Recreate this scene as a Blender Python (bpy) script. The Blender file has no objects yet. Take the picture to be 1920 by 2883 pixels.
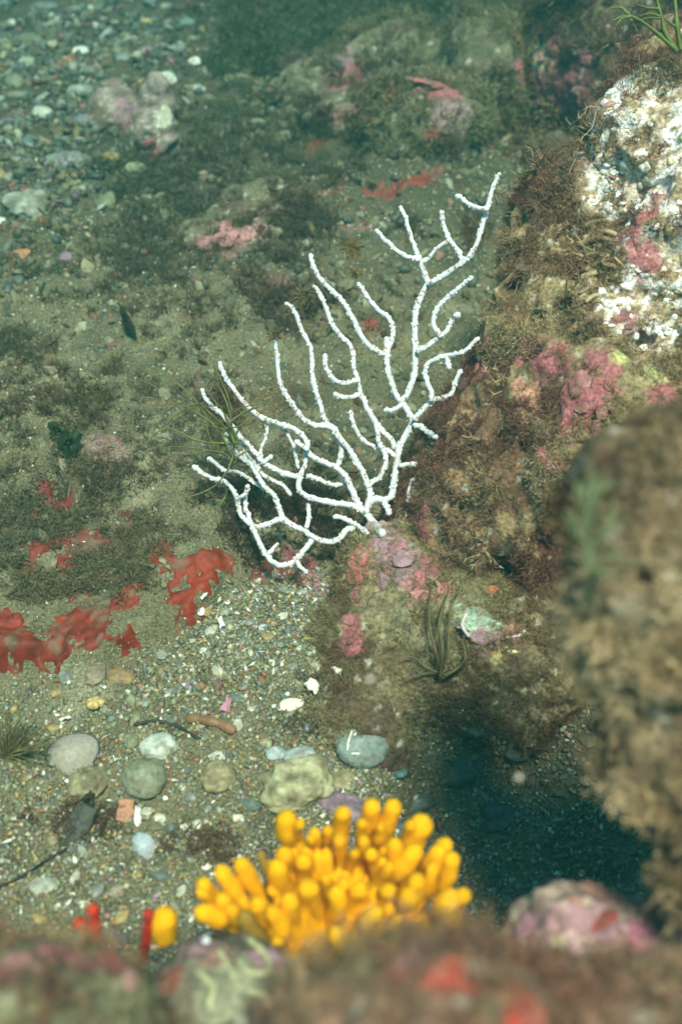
import bpy, math, random
import numpy as np
from mathutils import Vector
from mathutils.bvhtree import BVHTree

RNG = np.random.default_rng(7)
random.seed(7)
scene = bpy.context.scene
COL = scene.collection

# ------------------------------------------------------------------ camera
CAM = np.array([0.0, 0.0, 0.566])
K = math.tan(math.radians(26.0))
S45 = math.sqrt(0.5)
FWD = np.array([0, S45, -S45]); UP = np.array([0, S45, S45]); RIGHT = np.array([1.0, 0, 0])
W0, H0 = 1920.0, 2883.0
cam_data = bpy.data.cameras.new('camera')
cam = bpy.data.objects.new('camera', cam_data); COL.objects.link(cam)
cam.location = CAM; cam.rotation_euler = (math.radians(45), 0, 0)
cam_data.sensor_fit = 'VERTICAL'; cam_data.sensor_height = 36; cam_data.sensor_width = 24
cam_data.lens = 18.0 / K
cam_data.clip_start = 0.01; cam_data.clip_end = 200
cam_data.dof.use_dof = True; cam_data.dof.focus_distance = 0.76; cam_data.dof.aperture_fstop = 5.8
scene.camera = cam

# ------------------------------------------------------------------ sky, sun, exposure
SUN_EL, SUN_AZ = math.radians(70.5), math.radians(16)      # azimuth from behind the camera towards +x
world = bpy.data.worlds.new('World'); scene.world = world; world.use_nodes = True
wn = world.node_tree; wn.nodes.clear()
wo = wn.nodes.new('ShaderNodeOutputWorld'); bg = wn.nodes.new('ShaderNodeBackground')
sky = wn.nodes.new('ShaderNodeTexSky'); sky.sky_type = 'NISHITA'; sky.sun_disc = False
# sun vector (towards the sun): right of the camera and behind it
SV = Vector((math.cos(SUN_EL) * math.sin(SUN_AZ), -math.cos(SUN_EL) * math.cos(SUN_AZ), math.sin(SUN_EL)))
sky.sun_elevation = SUN_EL; sky.sun_rotation = math.atan2(SV.x, SV.y)
tint = wn.nodes.new('ShaderNodeMix'); tint.data_type = 'RGBA'; tint.blend_type = 'MULTIPLY'
tint.inputs['Factor'].default_value = 1.0
tint.inputs['B'].default_value = (0.38, 0.95, 0.84, 1)     # daylight filtered by the sea above
wn.links.new(sky.outputs[0], tint.inputs['A']); wn.links.new(tint.outputs['Result'], bg.inputs[0])
bg.inputs[1].default_value = 0.115
wn.links.new(bg.outputs[0], wo.inputs[0])
sl = bpy.data.lights.new('sun', 'SUN'); sun = bpy.data.objects.new('sun', sl); COL.objects.link(sun)
sl.energy = 5.0; sl.angle = math.radians(11); sl.color = (1.0, 0.86, 0.70)
sun.rotation_euler = SV.to_track_quat('Z', 'Y').to_euler(); sun.location = (1, -1, 2)

vs = scene.view_settings
scene.display_settings.display_device = 'sRGB'
vs.view_transform = 'Standard'; vs.look = 'None'; vs.gamma = 1.0; vs.use_curve_mapping = False
vs.exposure = 0.57
scene.render.engine = 'CYCLES'
cy = scene.cycles
cy.use_adaptive_sampling = True; cy.adaptive_threshold = 0.03; cy.adaptive_min_samples = 24
cy.time_limit = 700
cy.use_denoising = True
try: cy.denoiser = 'OPENIMAGEDENOISE'
except Exception: pass
cy.max_bounces = 6; cy.diffuse_bounces = 3; cy.glossy_bounces = 2; cy.transmission_bounces = 4
cy.volume_bounces = 1; cy.transparent_max_bounces = 8
cy.caustics_reflective = False; cy.caustics_refractive = False

# ------------------------------------------------------------------ helpers: pixels of the photograph <-> the place
def ray(u, v):
    nx = (u - W0 / 2) / (H0 / 2) * K; ny = (H0 / 2 - v) / (H0 / 2) * K
    return FWD + nx * RIGHT + ny * UP
def P(u, v, t):
    return CAM + t * ray(u, v)
def G(u, v, z=0.0):
    d = ray(u, v); t = (z - CAM[2]) / d[2]
    return CAM + t * d
def pix(p):
    q = np.asarray(p, float) - CAM
    d = q @ FWD
    d = np.where(np.abs(d) < 1e-6, 1e-6, d)
    return W0 / 2 + (q @ RIGHT) / d / K * H0 / 2, H0 / 2 - (q @ UP) / d / K * H0 / 2, d
def mpp(t):                       # metres per pixel of the photograph at depth t
    return t * K / (H0 / 2)
def sstep(a, b, x):
    t = np.clip((x - a) / (b - a), 0, 1); return t * t * (3 - 2 * t)

# ------------------------------------------------------------------ noise
def _hash(ix, iy, iz, seed):
    h = (ix.astype(np.int64) * 374761393 + iy.astype(np.int64) * 668265263 + iz.astype(np.int64) * 2147483647 + seed * 1274126177) & 0xffffffff
    h = ((h ^ (h >> 13)) * 1274126177) & 0xffffffff
    h = ((h ^ (h >> 16)) * 2246822519) & 0xffffffff
    return ((h ^ (h >> 15)) & 0xffffff) / float(0xffffff)
def vnoise(p, scale, seed=0):
    q = np.asarray(p, float) / scale
    i = np.floor(q); f = q - i; f = f * f * (3 - 2 * f)
    r = 0
    for dx in (0, 1):
        wx = f[:, 0] if dx else 1 - f[:, 0]
        for dy in (0, 1):
            wy = f[:, 1] if dy else 1 - f[:, 1]
            for dz in (0, 1):
                wz = f[:, 2] if dz else 1 - f[:, 2]
                r = r + wx * wy * wz * _hash(i[:, 0] + dx, i[:, 1] + dy, i[:, 2] + dz, seed)
    return r * 2 - 1
def fbm(p, scale, octv=3, seed=0, gain=0.5):
    r = 0; a = 1; s = scale; n = 0
    for k in range(octv):
        r = r + a * vnoise(np.asarray(p) + 13.7 * k, s, seed + k); n += a; a *= gain; s *= 0.5
    return r / n
def worley(p, scale, seed=0):
    q = np.asarray(p, float) / scale; i = np.floor(q)
    best = np.full(len(q), 9.0); idv = np.zeros(len(q))
    for dx in (-1, 0, 1):
        for dy in (-1, 0, 1):
            for dz in (-1, 0, 1):
                c = i + np.array([dx, dy, dz])
                pt = c + np.stack([_hash(c[:, 0], c[:, 1], c[:, 2], seed + s) for s in (1, 2, 3)], 1)
                d = np.linalg.norm(q - pt, axis=1)
                m = d < best; best = np.where(m, d, best)
                idv = np.where(m, _hash(c[:, 0], c[:, 1], c[:, 2], seed + 4), idv)
    return best, idv

# ------------------------------------------------------------------ meshes and objects
def make_mesh(name, V, F, cols=None, smooth=True):
    V = np.asarray(V, np.float32); F = np.asarray(F, np.int32)
    me = bpy.data.meshes.new(name)
    n, k = F.shape
    me.vertices.add(len(V)); me.vertices.foreach_set('co', V.ravel())
    me.loops.add(n * k); me.loops.foreach_set('vertex_index', F.ravel())
    me.polygons.add(n); me.polygons.foreach_set('loop_start', np.arange(0, n * k, k, dtype=np.int32))
    me.polygons.foreach_set('loop_total', np.full(n, k, np.int32))
    me.polygons.foreach_set('use_smooth', np.full(n, smooth))
    me.update(calc_edges=True)
    if cols is not None:
        a = me.color_attributes.new('Col', 'FLOAT_COLOR', 'POINT')
        c = np.ones((len(V), 4), np.float32); c[:, :3] = np.clip(cols, 0, 1); a.data.foreach_set('color', c.ravel())
    return me
def link(name, me, mat=None, parent=None, loc=None):
    o = bpy.data.objects.new(name, me); COL.objects.link(o)
    if mat and me is not None:
        if len(me.materials) == 0: me.materials.append(mat)
    if loc is not None: o.location = loc
    if parent is not None:
        o.parent = parent
    return o
def tag(o, label, cat, group=None, kind=None):
    if label: o['label'] = label
    if cat: o['category'] = cat
    if group: o['group'] = group
    if kind: o['kind'] = kind
    return o
def thing(name, label, cat, loc=(0, 0, 0), group=None):
    o = bpy.data.objects.new(name, None); COL.objects.link(o); o.location = loc
    o.empty_display_size = 0.01
    return tag(o, label, cat, group)
def child(name, V, F, cols, mat, parent, smooth=True):
    V = np.asarray(V, float) - np.array(parent.location)
    return link(name, make_mesh(name, V, F, cols, smooth), mat, parent)

def mk_mat(name, rough=0.8, spec=0.25, bump_scale=0.0, bump_size=900.0, var=0.25, var_size=500.0, sub=0.0, translucent=0.0, base=None, hue=None):
    m = bpy.data.materials.new(name); m.use_nodes = True
    nt = m.node_tree; bs = nt.nodes['Principled BSDF']; out = nt.nodes['Material Output']
    if base is None:
        at = nt.nodes.new('ShaderNodeAttribute'); at.attribute_name = 'Col'; src = at.outputs['Color']
    else:
        rg = nt.nodes.new('ShaderNodeRGB'); rg.outputs[0].default_value = (*base, 1); src = rg.outputs[0]
    tc = nt.nodes.new('ShaderNodeNewGeometry')
    if var > 0:
        nz = nt.nodes.new('ShaderNodeTexNoise'); nz.inputs['Scale'].default_value = var_size; nz.inputs['Detail'].default_value = 4
        nt.links.new(tc.outputs['Position'], nz.inputs['Vector'])
        mr = nt.nodes.new('ShaderNodeMapRange'); mr.inputs[1].default_value = 0.3; mr.inputs[2].default_value = 0.7
        mr.inputs[3].default_value = 1 - var; mr.inputs[4].default_value = 1 + var
        nt.links.new(nz.outputs['Fac'], mr.inputs[0])
        mx = nt.nodes.new('ShaderNodeVectorMath'); mx.operation = 'SCALE'
        nt.links.new(src, mx.inputs[0]); nt.links.new(mr.outputs[0], mx.inputs['Scale']); src = mx.outputs[0]
    nt.links.new(src, bs.inputs['Base Color'])
    bs.inputs['Roughness'].default_value = rough; bs.inputs['Specular IOR Level'].default_value = spec
    if sub > 0:
        bs.inputs['Subsurface Weight'].default_value = sub; bs.inputs['Subsurface Radius'].default_value = (0.004, 0.0025, 0.001)
        bs.inputs['Subsurface Scale'].default_value = 1.0
    if bump_scale > 0:
        nb = nt.nodes.new('ShaderNodeTexNoise'); nb.inputs['Scale'].default_value = bump_size; nb.inputs['Detail'].default_value = 5
        nt.links.new(tc.outputs['Position'], nb.inputs['Vector'])
        bp = nt.nodes.new('ShaderNodeBump'); bp.inputs['Strength'].default_value = 1.0; bp.inputs['Distance'].default_value = bump_scale
        nt.links.new(nb.outputs['Fac'], bp.inputs['Height']); nt.links.new(bp.outputs[0], bs.inputs['Normal'])
    if translucent > 0:
        tr = nt.nodes.new('ShaderNodeBsdfTranslucent'); nt.links.new(src, tr.inputs['Color'])
        ms = nt.nodes.new('ShaderNodeMixShader'); ms.inputs[0].default_value = translucent
        nt.links.new(bs.outputs[0], ms.inputs[1]); nt.links.new(tr.outputs[0], ms.inputs[2]); nt.links.new(ms.outputs[0], out.inputs['Surface'])
    return m
M_SED = mk_mat('sediment', 0.85, 0.2, 0.0022, 420, 0.5, 520)
M_ROCK = mk_mat('encrusted_rock', 0.8, 0.25, 0.002, 420, 0.5, 380)
M_PEB = mk_mat('pebble_stone', 0.6, 0.3, 0.0004, 500, 0.22, 380)
M_GRAIN = mk_mat('gravel_grain', 0.55, 0.35, 0, 500, 0.15, 900)
M_ALGA = mk_mat('algal_turf', 0.75, 0.2, 0, 0, 0.2, 300, translucent=0.35)
M_BLADE = mk_mat('seaweed_blade', 0.5, 0.3, 0, 0, 0.2, 200, translucent=0.5)
M_CORAL = mk_mat('sea_fan_skin', 0.7, 0.25, 0.0005, 1500, 0.10, 900)
M_YEL = mk_mat('yellow_sponge', 0.8, 0.15, 0.0004, 900, 0.12, 160, sub=0.12)
M_RED = mk_mat('red_sponge', 0.6, 0.3, 0.0006, 500, 0.22, 150)
M_CRUST = mk_mat('coralline_crust', 0.65, 0.3, 0.0008, 800, 0.22, 350)
M_SHELL = mk_mat('shell_crust', 0.5, 0.35, 0.0006, 900, 0.18, 500)

def C(*a): return np.array(a, float)
OLIVE = C(.125, .115, .058); SEDI = C(.165, .15, .085); BROWN = C(.11, .068, .032); REDBR = C(.13, .052, .035)
PINK = C(.34, .115, .12); DPINK = C(.22, .065, .07); MAUVE = C(.30, .18, .20); RED = C(.22, .028, .015); PALE = C(.55, .54, .42)
WHITE = C(.78, .78, .70); TEALG = C(.10, .15, .12); DARK = C(.035, .04, .03); KHAKI = C(.26, .23, .11)

# ------------------------------------------------------------------ seabed
def axis(lo, hi, f_step, far):
    a = [lo]
    while a[-1] < hi: a.append(a[-1] + f_step(a[-1]))
    s = f_step(a[-1]); up = [a[-1]]
    while up[-1] < far: s *= 1.35; up.append(up[-1] + s)
    s = f_step(a[0]); dn = [a[0]]
    while dn[-1] > -far: s *= 1.35; dn.append(dn[-1] - s)
    return np.array(dn[:0:-1] + a + up[1:])
XS = axis(-0.56, 0.56, lambda x: 0.0036, 14)
YS = axis(0.14, 1.95, lambda y: 0.0030 + 0.0045 * max(0, y - .35), 14)
_LU = np.array([-400, 0, 130, 240, 300, 340, 400, 480, 540, 590, 640, 720, 800])
_LV = np.array([1900, 1890, 1870, 1900, 1870, 1840, 1800, 1790, 1760, 1700, 1640, 1600, 1560])
def relief(X, Y):
    p = np.stack([X, Y, np.zeros_like(X)], 1)
    u, v, d = pix(p); near = (d > .2) & (Y < 3)
    u = np.where(near, u, -9999); v = np.where(near, v, -9999)
    h = 0.010 * fbm(p, 0.17, 2, 3) + 0.0045 * fbm(p, 0.05, 2, 11)
    fine = np.where(Y < 2.2, 1.0, 0.0)
    h = h + fine * (0.0046 * fbm(p, 0.018, 3, 17) + 0.0026 * np.abs(vnoise(p, 0.009, 29)) + 0.0016 * vnoise(p, 0.0055, 23))
    # low ledge carrying the red sponge
    vl = np.interp(u, _LU, _LV) + 22 * fbm(p, 0.03, 2, 31)
    m = sstep(-10, 30, vl - v) * sstep(1150, 1450, v) * sstep(760, 560, u)
    h = h + 0.016 * m * (1 + .35 * fbm(p, 0.03, 2, 37))
    m2 = sstep(-200, 0, u + 0 * v) * sstep(700, 350, u) * sstep(1000, 1150, v) * sstep(1480, 1300, v)
    h = h + 0.014 * m2 * (0.5 + fbm(p, 0.05, 2, 41))
    # hollow right of the gravel
    e = np.sqrt(((u - 1480) / 430) ** 2 + ((v - 2300) / 360) ** 2)
    h = h - 0.05 * sstep(1.1, .55, e) * (1 + .3 * fbm(p, .04, 2, 77))
    # far rolling lumps under algae, fewer where the gravel flat lies top left
    far = sstep(800, 400, v) * np.where(near, 1, 0) * sstep(350, 900, u + .35 * v)
    h = h + far * (0.030 * np.clip(fbm(p, 0.14, 3, 51), -.4, 1) + 0.012 * fbm(p, 0.035, 2, 57))
    e = np.sqrt(((u - 1150) / 300) ** 2 + ((v - 470) / 120) ** 2)     # low rise under the far red patch
    h = h + 0.02 * sstep(1.2, .3, e)
    h = h - 0.012 * sstep(500, 200, u) * sstep(260, 120, np.abs(v - 1320) ) * (fbm(p, .05, 2, 63) > .1)
    return h
GX, GY = np.meshgrid(XS, YS)
TV = np.stack([GX.ravel(), GY.ravel(), relief(GX.ravel(), GY.ravel())], 1)
nx_, ny_ = len(XS), len(YS)
ii = (np.arange(ny_ - 1)[:, None] * nx_ + np.arange(nx_ - 1)[None, :]).ravel()
TF = np.stack([ii, ii + 1, ii + nx_ + 1, ii + nx_], 1)

def gravelness(p):
    u, v, d = pix(p)
    vl = np.interp(u, _LU, _LV)
    g = sstep(-10, 50, v - vl) * sstep(1300, 1100, u)
    g = g * sstep(1580, 1660, v)
    g = np.maximum(g, .55 * sstep(1040, 1120, u) * sstep(1900, 2000, v))
    n = fbm(p, .06, 2, 91)
    sandy = sstep(420, 250, u) * sstep(2060, 1950, v)
    g = g * (1 - .75 * sandy) * (.75 + .5 * n)
    far = sstep(820, 500, u + .8 * v) * 0.9 * sstep(-.3, .2, n + .15)
    return np.clip(np.maximum(g, far), 0, 1)

def terrain_color(p):
    u, v, d = pix(p)
    n1 = fbm(p, .09, 3, 101); n2 = fbm(p, .018, 3, 107); n3 = vnoise(p, .005, 113)
    c = SEDI[None] * (1 + .25 * n1 + .25 * n2 + .2 * n3)[:, None]
    t = sstep(-.1, .5, n1 + .5 * n2)[:, None]
    c = c * (1 - .6 * t) + OLIVE * .8 * .6 * t
    t = (sstep(.25, .6, fbm(p, .05, 3, 131)) * .6)[:, None]
    c = c * (1 - t) + BROWN * 1.0 * t
    t = (sstep(.1, .55, fbm(p, .022, 3, 137)) * .55)[:, None]
    c = c * (1 - t) + C(.055, .05, .03) * t
    t = (sstep(.3, .65, fbm(p, .03, 3, 139)) * .5)[:, None]
    c = c * (1 - t) + C(.30, .29, .19) * t
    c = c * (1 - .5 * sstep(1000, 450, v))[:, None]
    t = sstep(.45, .6, fbm(p, .045, 3, 171))[:, None] * sstep(900, 600, v)[:, None] * .75    # far pinkish crust bits
    c = c * (1 - t) + C(.27, .11, .11) * t
    return c
# ------------------------------------------------------------------ rocks: unions of ellipsoids, remeshed and roughened
def ico(sub):
    t = (1 + 5 ** .5) / 2
    v = [(-1, t, 0), (1, t, 0), (-1, -t, 0), (1, -t, 0), (0, -1, t), (0, 1, t), (0, -1, -t), (0, 1, -t), (t, 0, -1), (t, 0, 1), (-t, 0, -1), (-t, 0, 1)]
    f = [(0, 11, 5), (0, 5, 1), (0, 1, 7), (0, 7, 10), (0, 10, 11), (1, 5, 9), (5, 11, 4), (11, 10, 2), (10, 7, 6), (7, 1, 8), (3, 9, 4), (3, 4, 2), (3, 2, 6), (3, 6, 8), (3, 8, 9), (4, 9, 5), (2, 4, 11), (6, 2, 10), (8, 6, 7), (9, 8, 1)]
    v = [np.array(a, float) / np.linalg.norm(a) for a in v]
    for _ in range(sub):
        cache = {}; nf = []
        def mid(a, b):
            k = (min(a, b), max(a, b))
            if k not in cache:
                m = v[a] + v[b]; v.append(m / np.linalg.norm(m)); cache[k] = len(v) - 1
            return cache[k]
        for a, b, c in f:
            x, y, z = mid(a, b), mid(b, c), mid(c, a)
            nf += [(a, x, z), (b, y, x), (c, z, y), (x, y, z)]
        f = nf
    return np.array(v), np.array(f)
ICO = {k: ico(k) for k in (0, 1, 2, 3, 4)}
OCTA = (np.array([(1, 0, 0), (-1, 0, 0), (0, 1, 0), (0, -1, 0), (0, 0, 1), (0, 0, -1)], float), np.array([(0, 2, 4), (2, 1, 4), (1, 3, 4), (3, 0, 4), (2, 0, 5), (1, 2, 5), (3, 1, 5), (0, 3, 5)]))
def ell(u, v, t, rx, ry=None, rz=None):
    return (P(u, v, t), (rx, ry or rx, rz or rx))
def vnormals(V, F):
    n = np.zeros_like(V)
    a = V[F[:, 0]]; b = V[F[:, 1]]; c = V[F[:, 2]]
    fn = np.cross(b - a, c - a)
    for k in range(F.shape[1]): np.add.at(n, F[:, k], fn)
    return n / (np.linalg.norm(n, axis=1)[:, None] + 1e-12)
def rock_mesh(ells, voxel, amps, seed):
    vs_, fs_ = [], []; off = 0
    iv, jf = ICO[4]
    for c, r in ells:
        V = iv * np.array(r)
        V = V + iv * (min(r) * .22 * fbm(V + c, min(r) * .8, 2, seed + 5))[:, None]
        vs_.append(V + c); fs_.append(jf + off); off += len(iv)
    me = make_mesh('tmp', np.concatenate(vs_), np.concatenate(fs_))
    o = bpy.data.objects.new('tmp', me); COL.objects.link(o)
    md = o.modifiers.new('r', 'REMESH'); md.mode = 'VOXEL'; md.voxel_size = voxel
    dg = bpy.context.evaluated_depsgraph_get()
    ev = o.evaluated_get(dg); m2 = ev.to_mesh()
    m2.calc_loop_triangles()
    V = np.empty(len(m2.vertices) * 3, np.float32); m2.vertices.foreach_get('co', V); V = V.reshape(-1, 3).astype(float)
    T = np.empty(len(m2.loop_triangles) * 3, np.int32); m2.loop_triangles.foreach_get('vertices', T); T = T.reshape(-1, 3)
    ev.to_mesh_clear(); bpy.data.objects.remove(o); bpy.data.meshes.remove(me)
    # smooth the creases, then displace
    for _ in range(3):
        s = np.zeros_like(V); n = np.zeros(len(V))
        for a, b in ((0, 1), (1, 2), (2, 0)):
            np.add.at(s, T[:, a], V[T[:, b]]); np.add.at(n, T[:, a], 1)
        V = V * .4 + .6 * s / n[:, None]
    N = vnormals(V, T)
    d = 0
    for k, (sc, am) in enumerate(amps):
        f = fbm(V, sc, 2, seed + 7 * k)
        if k == 1: f = 1 - 2 * np.abs(f)       # some ridged relief
        d = d + am * f
    V = V + N * np.asarray(d)[:, None]
    return V, T
ROCKS = {}
def add_rock(key, ells, voxel, amps, seed, zmin=None):
    V, T = rock_mesh(ells, voxel, amps, seed)
    ROCKS[key] = dict(V=V, F=T, N=vnormals(V, T))
A = ((.055, .014), (.022, .008), (.009, .003))
add_rock('reef', [ell(1465, 1300, .80, .066), ell(1260, 1480, .815, .042), ell(1650, 1050, .79, .083), ell(1640, 720, .80, .060, .06, .07),
                  ell(1900, 760, .78, .085), ell(1890, 420, .76, .056), ell(1905, 215, .80, .042), ell(1750, 1350, .78, .09),
                  ((.17, .56, .03), (.11, .10, .11)), ((.24, .68, .04), (.11, .09, .16)), ((.30, .56, .02), (.10, .09, .11)), ell(1500, 1500, .79, .045)],
         .0032, A, 1)
add_rock('ledge', [((.075, .445, -.012), (.085, .05, .048)), ((.13, .43, -.022), (.09, .045, .05)), ((.045, .485, -.005), (.05, .04, .042)), ((.02, .41, -.025), (.035, .06, .035)),
                   ((.03, .50, .0), (.03, .03, .035))],
         .003, ((.04, .008), (.015, .006), (.007, .0022)), 21)
add_rock('boulder', [ell(1950, 1480, .366, .033), ell(1990, 1780, .366, .041, .03, .045), ell(2020, 2120, .37, .033), ell(2110, 2310, .37, .027), ((.29, .20, .12), (.10, .07, .15)), ((.24, .22, .24), (.09, .06, .10))],
         .0036, ((.032, .010), (.014, .009), (.007, .003)), 41)
add_rock('fore', [ell(60, 3050, .33, .048, .045, .045), ell(1230, 3165, .285, .047, .045, .045), ell(1700, 3230, .29, .05, .045, .045), 
                  ((0, .06, .06), (.30, .07, .11)), ell(950, 2790, .50, .055, .035, .04), ((.02, .14, .04), (.15, .06, .07)), ell(1480, 3000, .46, .06, .04, .05)],
         .0052, ((.03, .006), (.012, .004), (.007, .0012)), 61)
add_rock('knobby', [ell(630, 2880, .405, .033, .03, .034), ell(740, 2930, .41, .026, .03, .03), ell(600, 3050, .42, .04, .03, .05)], .002, ((.02, .004), (.008, .003), (.004, .001)), 81)
add_rock('pinkrock', [ell(1640, 2690, .40, .031, .024, .024), ell(1830, 2740, .40, .03, .024, .022)], .002, ((.02, .004), (.008, .003), (.004, .001)), 85)
add_rock('farpink', [ell(1545, 300, 1.36, .072, .06, .075), ell(1500, 560, 1.25, .055, .06, .07), ((.34, 1.30, .06), (.11, .12, .13)), ell(1680, 100, 1.45, .10, .08, .1), ell(1330, 60, 1.75, .10, .09, .06)],
         .0055, ((.06, .014), (.025, .008), (.012, .003)), 101)
add_rock('farmound', [((.10, 1.19, .0), (.075, .08, .075)), ((.17, 1.30, .0), (.06, .07, .09)), ((.06, 1.36, .0), (.08, .08, .06))],
         .0055, ((.06, .012), (.025, .008), (.012, .003)), 131)
add_rock('farleft', [(G(330, 330), (.035, .03, .03)), (G(440, 400), (.03, .026, .035)), (G(455, 330), (.02, .02, .05))], .004, ((.03, .008), (.015, .006), (.009, .002)), 151)
add_rock('farcrest', [(G(900, 250), (.06, .05, .03)), (G(1010, 330), (.07, .05, .025))], .0045, ((.04, .008), (.018, .006), (.01, .002)), 171)
add_rock('farslab', [(G(750, 570), (.05, .035, .018)), (G(650, 670), (.055, .030, .014)), (G(700, 620), (.05, .03, .012))], .0045, ((.04, .007), (.018, .005), (.01, .002)), 173)

# one tree for shooting rays at the place
def tris(F): return F if F.shape[1] == 3 else np.concatenate([F[:, [0, 1, 2]], F[:, [0, 2, 3]]])
_sel = (np.abs(TV[TF[:, 0], 0]) < .8) & (TV[TF[:, 0], 1] < 2.3) & (TV[TF[:, 0], 1] > -.1)
_parts = [('seabed', TV, tris(TF[_sel]))] + [(k, r['V'], r['F']) for k, r in ROCKS.items()]
_V, _F, _ids, off = [], [], [], 0
for k, V, F in _parts:
    _V.append(V); _F.append(F + off); _ids += [k] * len(F); off += len(V)
TREE = BVHTree.FromPolygons(np.concatenate(_V).tolist(), np.concatenate(_F).tolist(), all_triangles=True)
_gT = BVHTree.FromPolygons(TV.tolist(), tris(TF[_sel]).tolist(), all_triangles=True)
def hit(u, v, tree=None):
    l, n, i, d = (tree or TREE).ray_cast(Vector(CAM), Vector(ray(u, v)).normalized())
    if l is None: return Vector(G(u, v)), Vector((0, 0, 1)), 'seabed'
    if n.dot(Vector(ray(u, v))) > 0: n = -n
    return l, n, (_ids[i] if tree is None else 'seabed')
def down(x, y, tree=None):
    l, n, i, d = (tree or TREE).ray_cast(Vector((x, y, 1)), Vector((0, 0, -1)))
    if l is None: return Vector((x, y, 0)), Vector((0, 0, 1)), 'seabed'
    if n.z < 0: n = -n
    return l, n, (_ids[i] if tree is None else 'seabed')

# ------------------------------------------------------------------ patches of living crust, measured on the photograph
#   u, v, radius px, colour, strength : stains of growth on the surfaces
SPOTS = [
 (1560, 1010, 60, PINK, 1), (1640, 1090, 75, PINK, 1), (1700, 1010, 45, PINK, .9), (1500, 1000, 55, PINK, .8), (1600, 1180, 60, PINK, 1), (1660, 1180, 60, PINK, 1), (1710, 1080, 45, PINK, .9),
 (1540, 1260, 45, PINK, .8), (1560, 1330, 40, DPINK, .8), (1350, 1050, 40, PINK, .7), (1420, 1040, 30, PINK, .5), (1490, 1110, 50, C(.45, .22, .15), .8),
 (1880, 1110, 60, PINK, 1), (1780, 640, 60, PINK, 1), (1800, 720, 50, PINK, .9), (1760, 900, 40, DPINK, .9), (1850, 560, 40, PINK, .6), (1740, 1000, 30, C(.5, .6, .2), .6), (1830, 1060, 40, C(.5, .55, .25), .6),
 (1290, 1330, 40, C(.4, .25, .12), .8), (1180, 1480, 60, DPINK, .9), (1100, 1550, 60, MAUVE, 1), (1150, 1600, 60, MAUVE, .9), (1190, 1640, 50, PINK, .9), (1080, 1600, 45, PINK, .7),
 (1230, 1580, 40, DPINK, .9), (1180, 1690, 45, PINK, .6), (1250, 1665, 30, PINK, .9), (1000, 1570, 35, C(.5, .16, .12), 1), (1010, 1620, 35, C(.45, .14, .13), 1), (965, 1545, 20, C(.55, .6, .1), 1),
 (1000, 1700, 30, PINK, .9), (985, 1800, 40, PINK, 1), (990, 1750, 30, PINK, .9), (880, 1650, 40, C(.38, .18, .22), .7), (820, 1560, 30, DPINK, 1), (870, 1600, 28, DPINK, 1),
 (1140, 1760, 70, C(.22, .20, .11), .6), (1340, 1750, 60, C(.36, .45, .33), .9), (1380, 1800, 45, MAUVE, .8), (1440, 1780, 30, PINK, .5), (1400, 1840, 30, C(.6, .5, .2), .6),
 (1550, 220, 110, PINK, 1), (1600, 260, 90, PINK, 1), (1510, 170, 60, C(.5, .42, .22), .8), (1470, 120, 40, C(.4, .2, .12), .6), (1500, 420, 60, DPINK, .4),
 (1240, 240, 55, PINK, .9), (1190, 235, 45, PINK, .9), (1100, 270, 35, RED, .9), (1280, 330, 60, MAUVE, .9), (1230, 380, 40, RED, .6), (960, 180, 50, MAUVE, .9), (985, 235, 55, PINK, .8), (970, 330, 45, PINK, .5),
 (930, 520, 50, C(.28, .07, .05), .6), (880, 400, 40, RED, .5),
 (640, 660, 60, C(.45, .2, .2), .8), (580, 690, 50, C(.45, .2, .2), .6), (720, 640, 40, C(.45, .2, .2), .5), (780, 790, 60, DPINK, .35), (1040, 925, 30, C(.28, .04, .04), .9),
 (365, 330, 45, MAUVE, .9), (430, 420, 35, PINK, .7), (460, 340, 25, PALE, .9), (530, 890, 30, C(.2, .1, .07), .6), (300, 1250, 60, C(.3, .16, .16), .5), (330, 1290, 50, C(.34, .2, .18), .5),
 (1700, 2650, 80, MAUVE, 1), (1620, 2690, 60, C(.55, .38, .36), 1), (1800, 2660, 60, C(.45, .16, .22), .9), (1570, 2600, 60, MAUVE, .7),
 (1150, 2720, 70, C(.4, .1, .09), .8), (1270, 2760, 60, C(.45, .06, .04), .8), (1480, 2860, 70, C(.45, .03, .02), 1), (1180, 2650, 35, C(.5, .4, .38), .8), (1090, 2660, 40, C(.35, .1, .1), .7),
 (50, 2720, 60, C(.5, .2, .2), .9), (180, 2690, 70, C(.35, .1, .14), .9), (330, 2720, 60, C(.3, .09, .08), .8), (560, 2660, 60, MAUVE, .7), (760, 2690, 50, C(.45, .25, .32), .8), (470, 2780, 60, C(.3, .07, .05), .8),
 (640, 2770, 90, C(.30, .31, .20), .8), (600, 2700, 50, C(.4, .2, .16), .7),
 (640, 2600, 40, C(.35, .1, .08), .6),
 (70, 1560, 60, C(.14, .13, .08), .5), (230, 560, 60, OLIVE, .4),
]
SP = []
for (u, v, r, c, s) in SPOTS:
    l, n, k = hit(u, v)
    d = (np.array(l) - CAM) @ FWD
    SP.append((np.array(l), r * mpp(d), c, s))
def apply_spots(V, c, grow=1.0):
    acc = np.zeros(len(V))
    for (q, r, col, s) in SP:
        d = np.linalg.norm(V - q, axis=1); m = d < r * 2.2
        if not m.any(): continue
        w = s * sstep(1.15, .75, d[m] / (r * grow) + .95 * fbm(V[m], max(r * .6, .004), 3, 201))
        c[m] = c[m] * (1 - w[:, None]) + (col * (1 + .25 * vnoise(V[m], .006, 9))[:, None]) * w[:, None]
        acc[m] = np.maximum(acc[m], w)
    return acc
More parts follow.
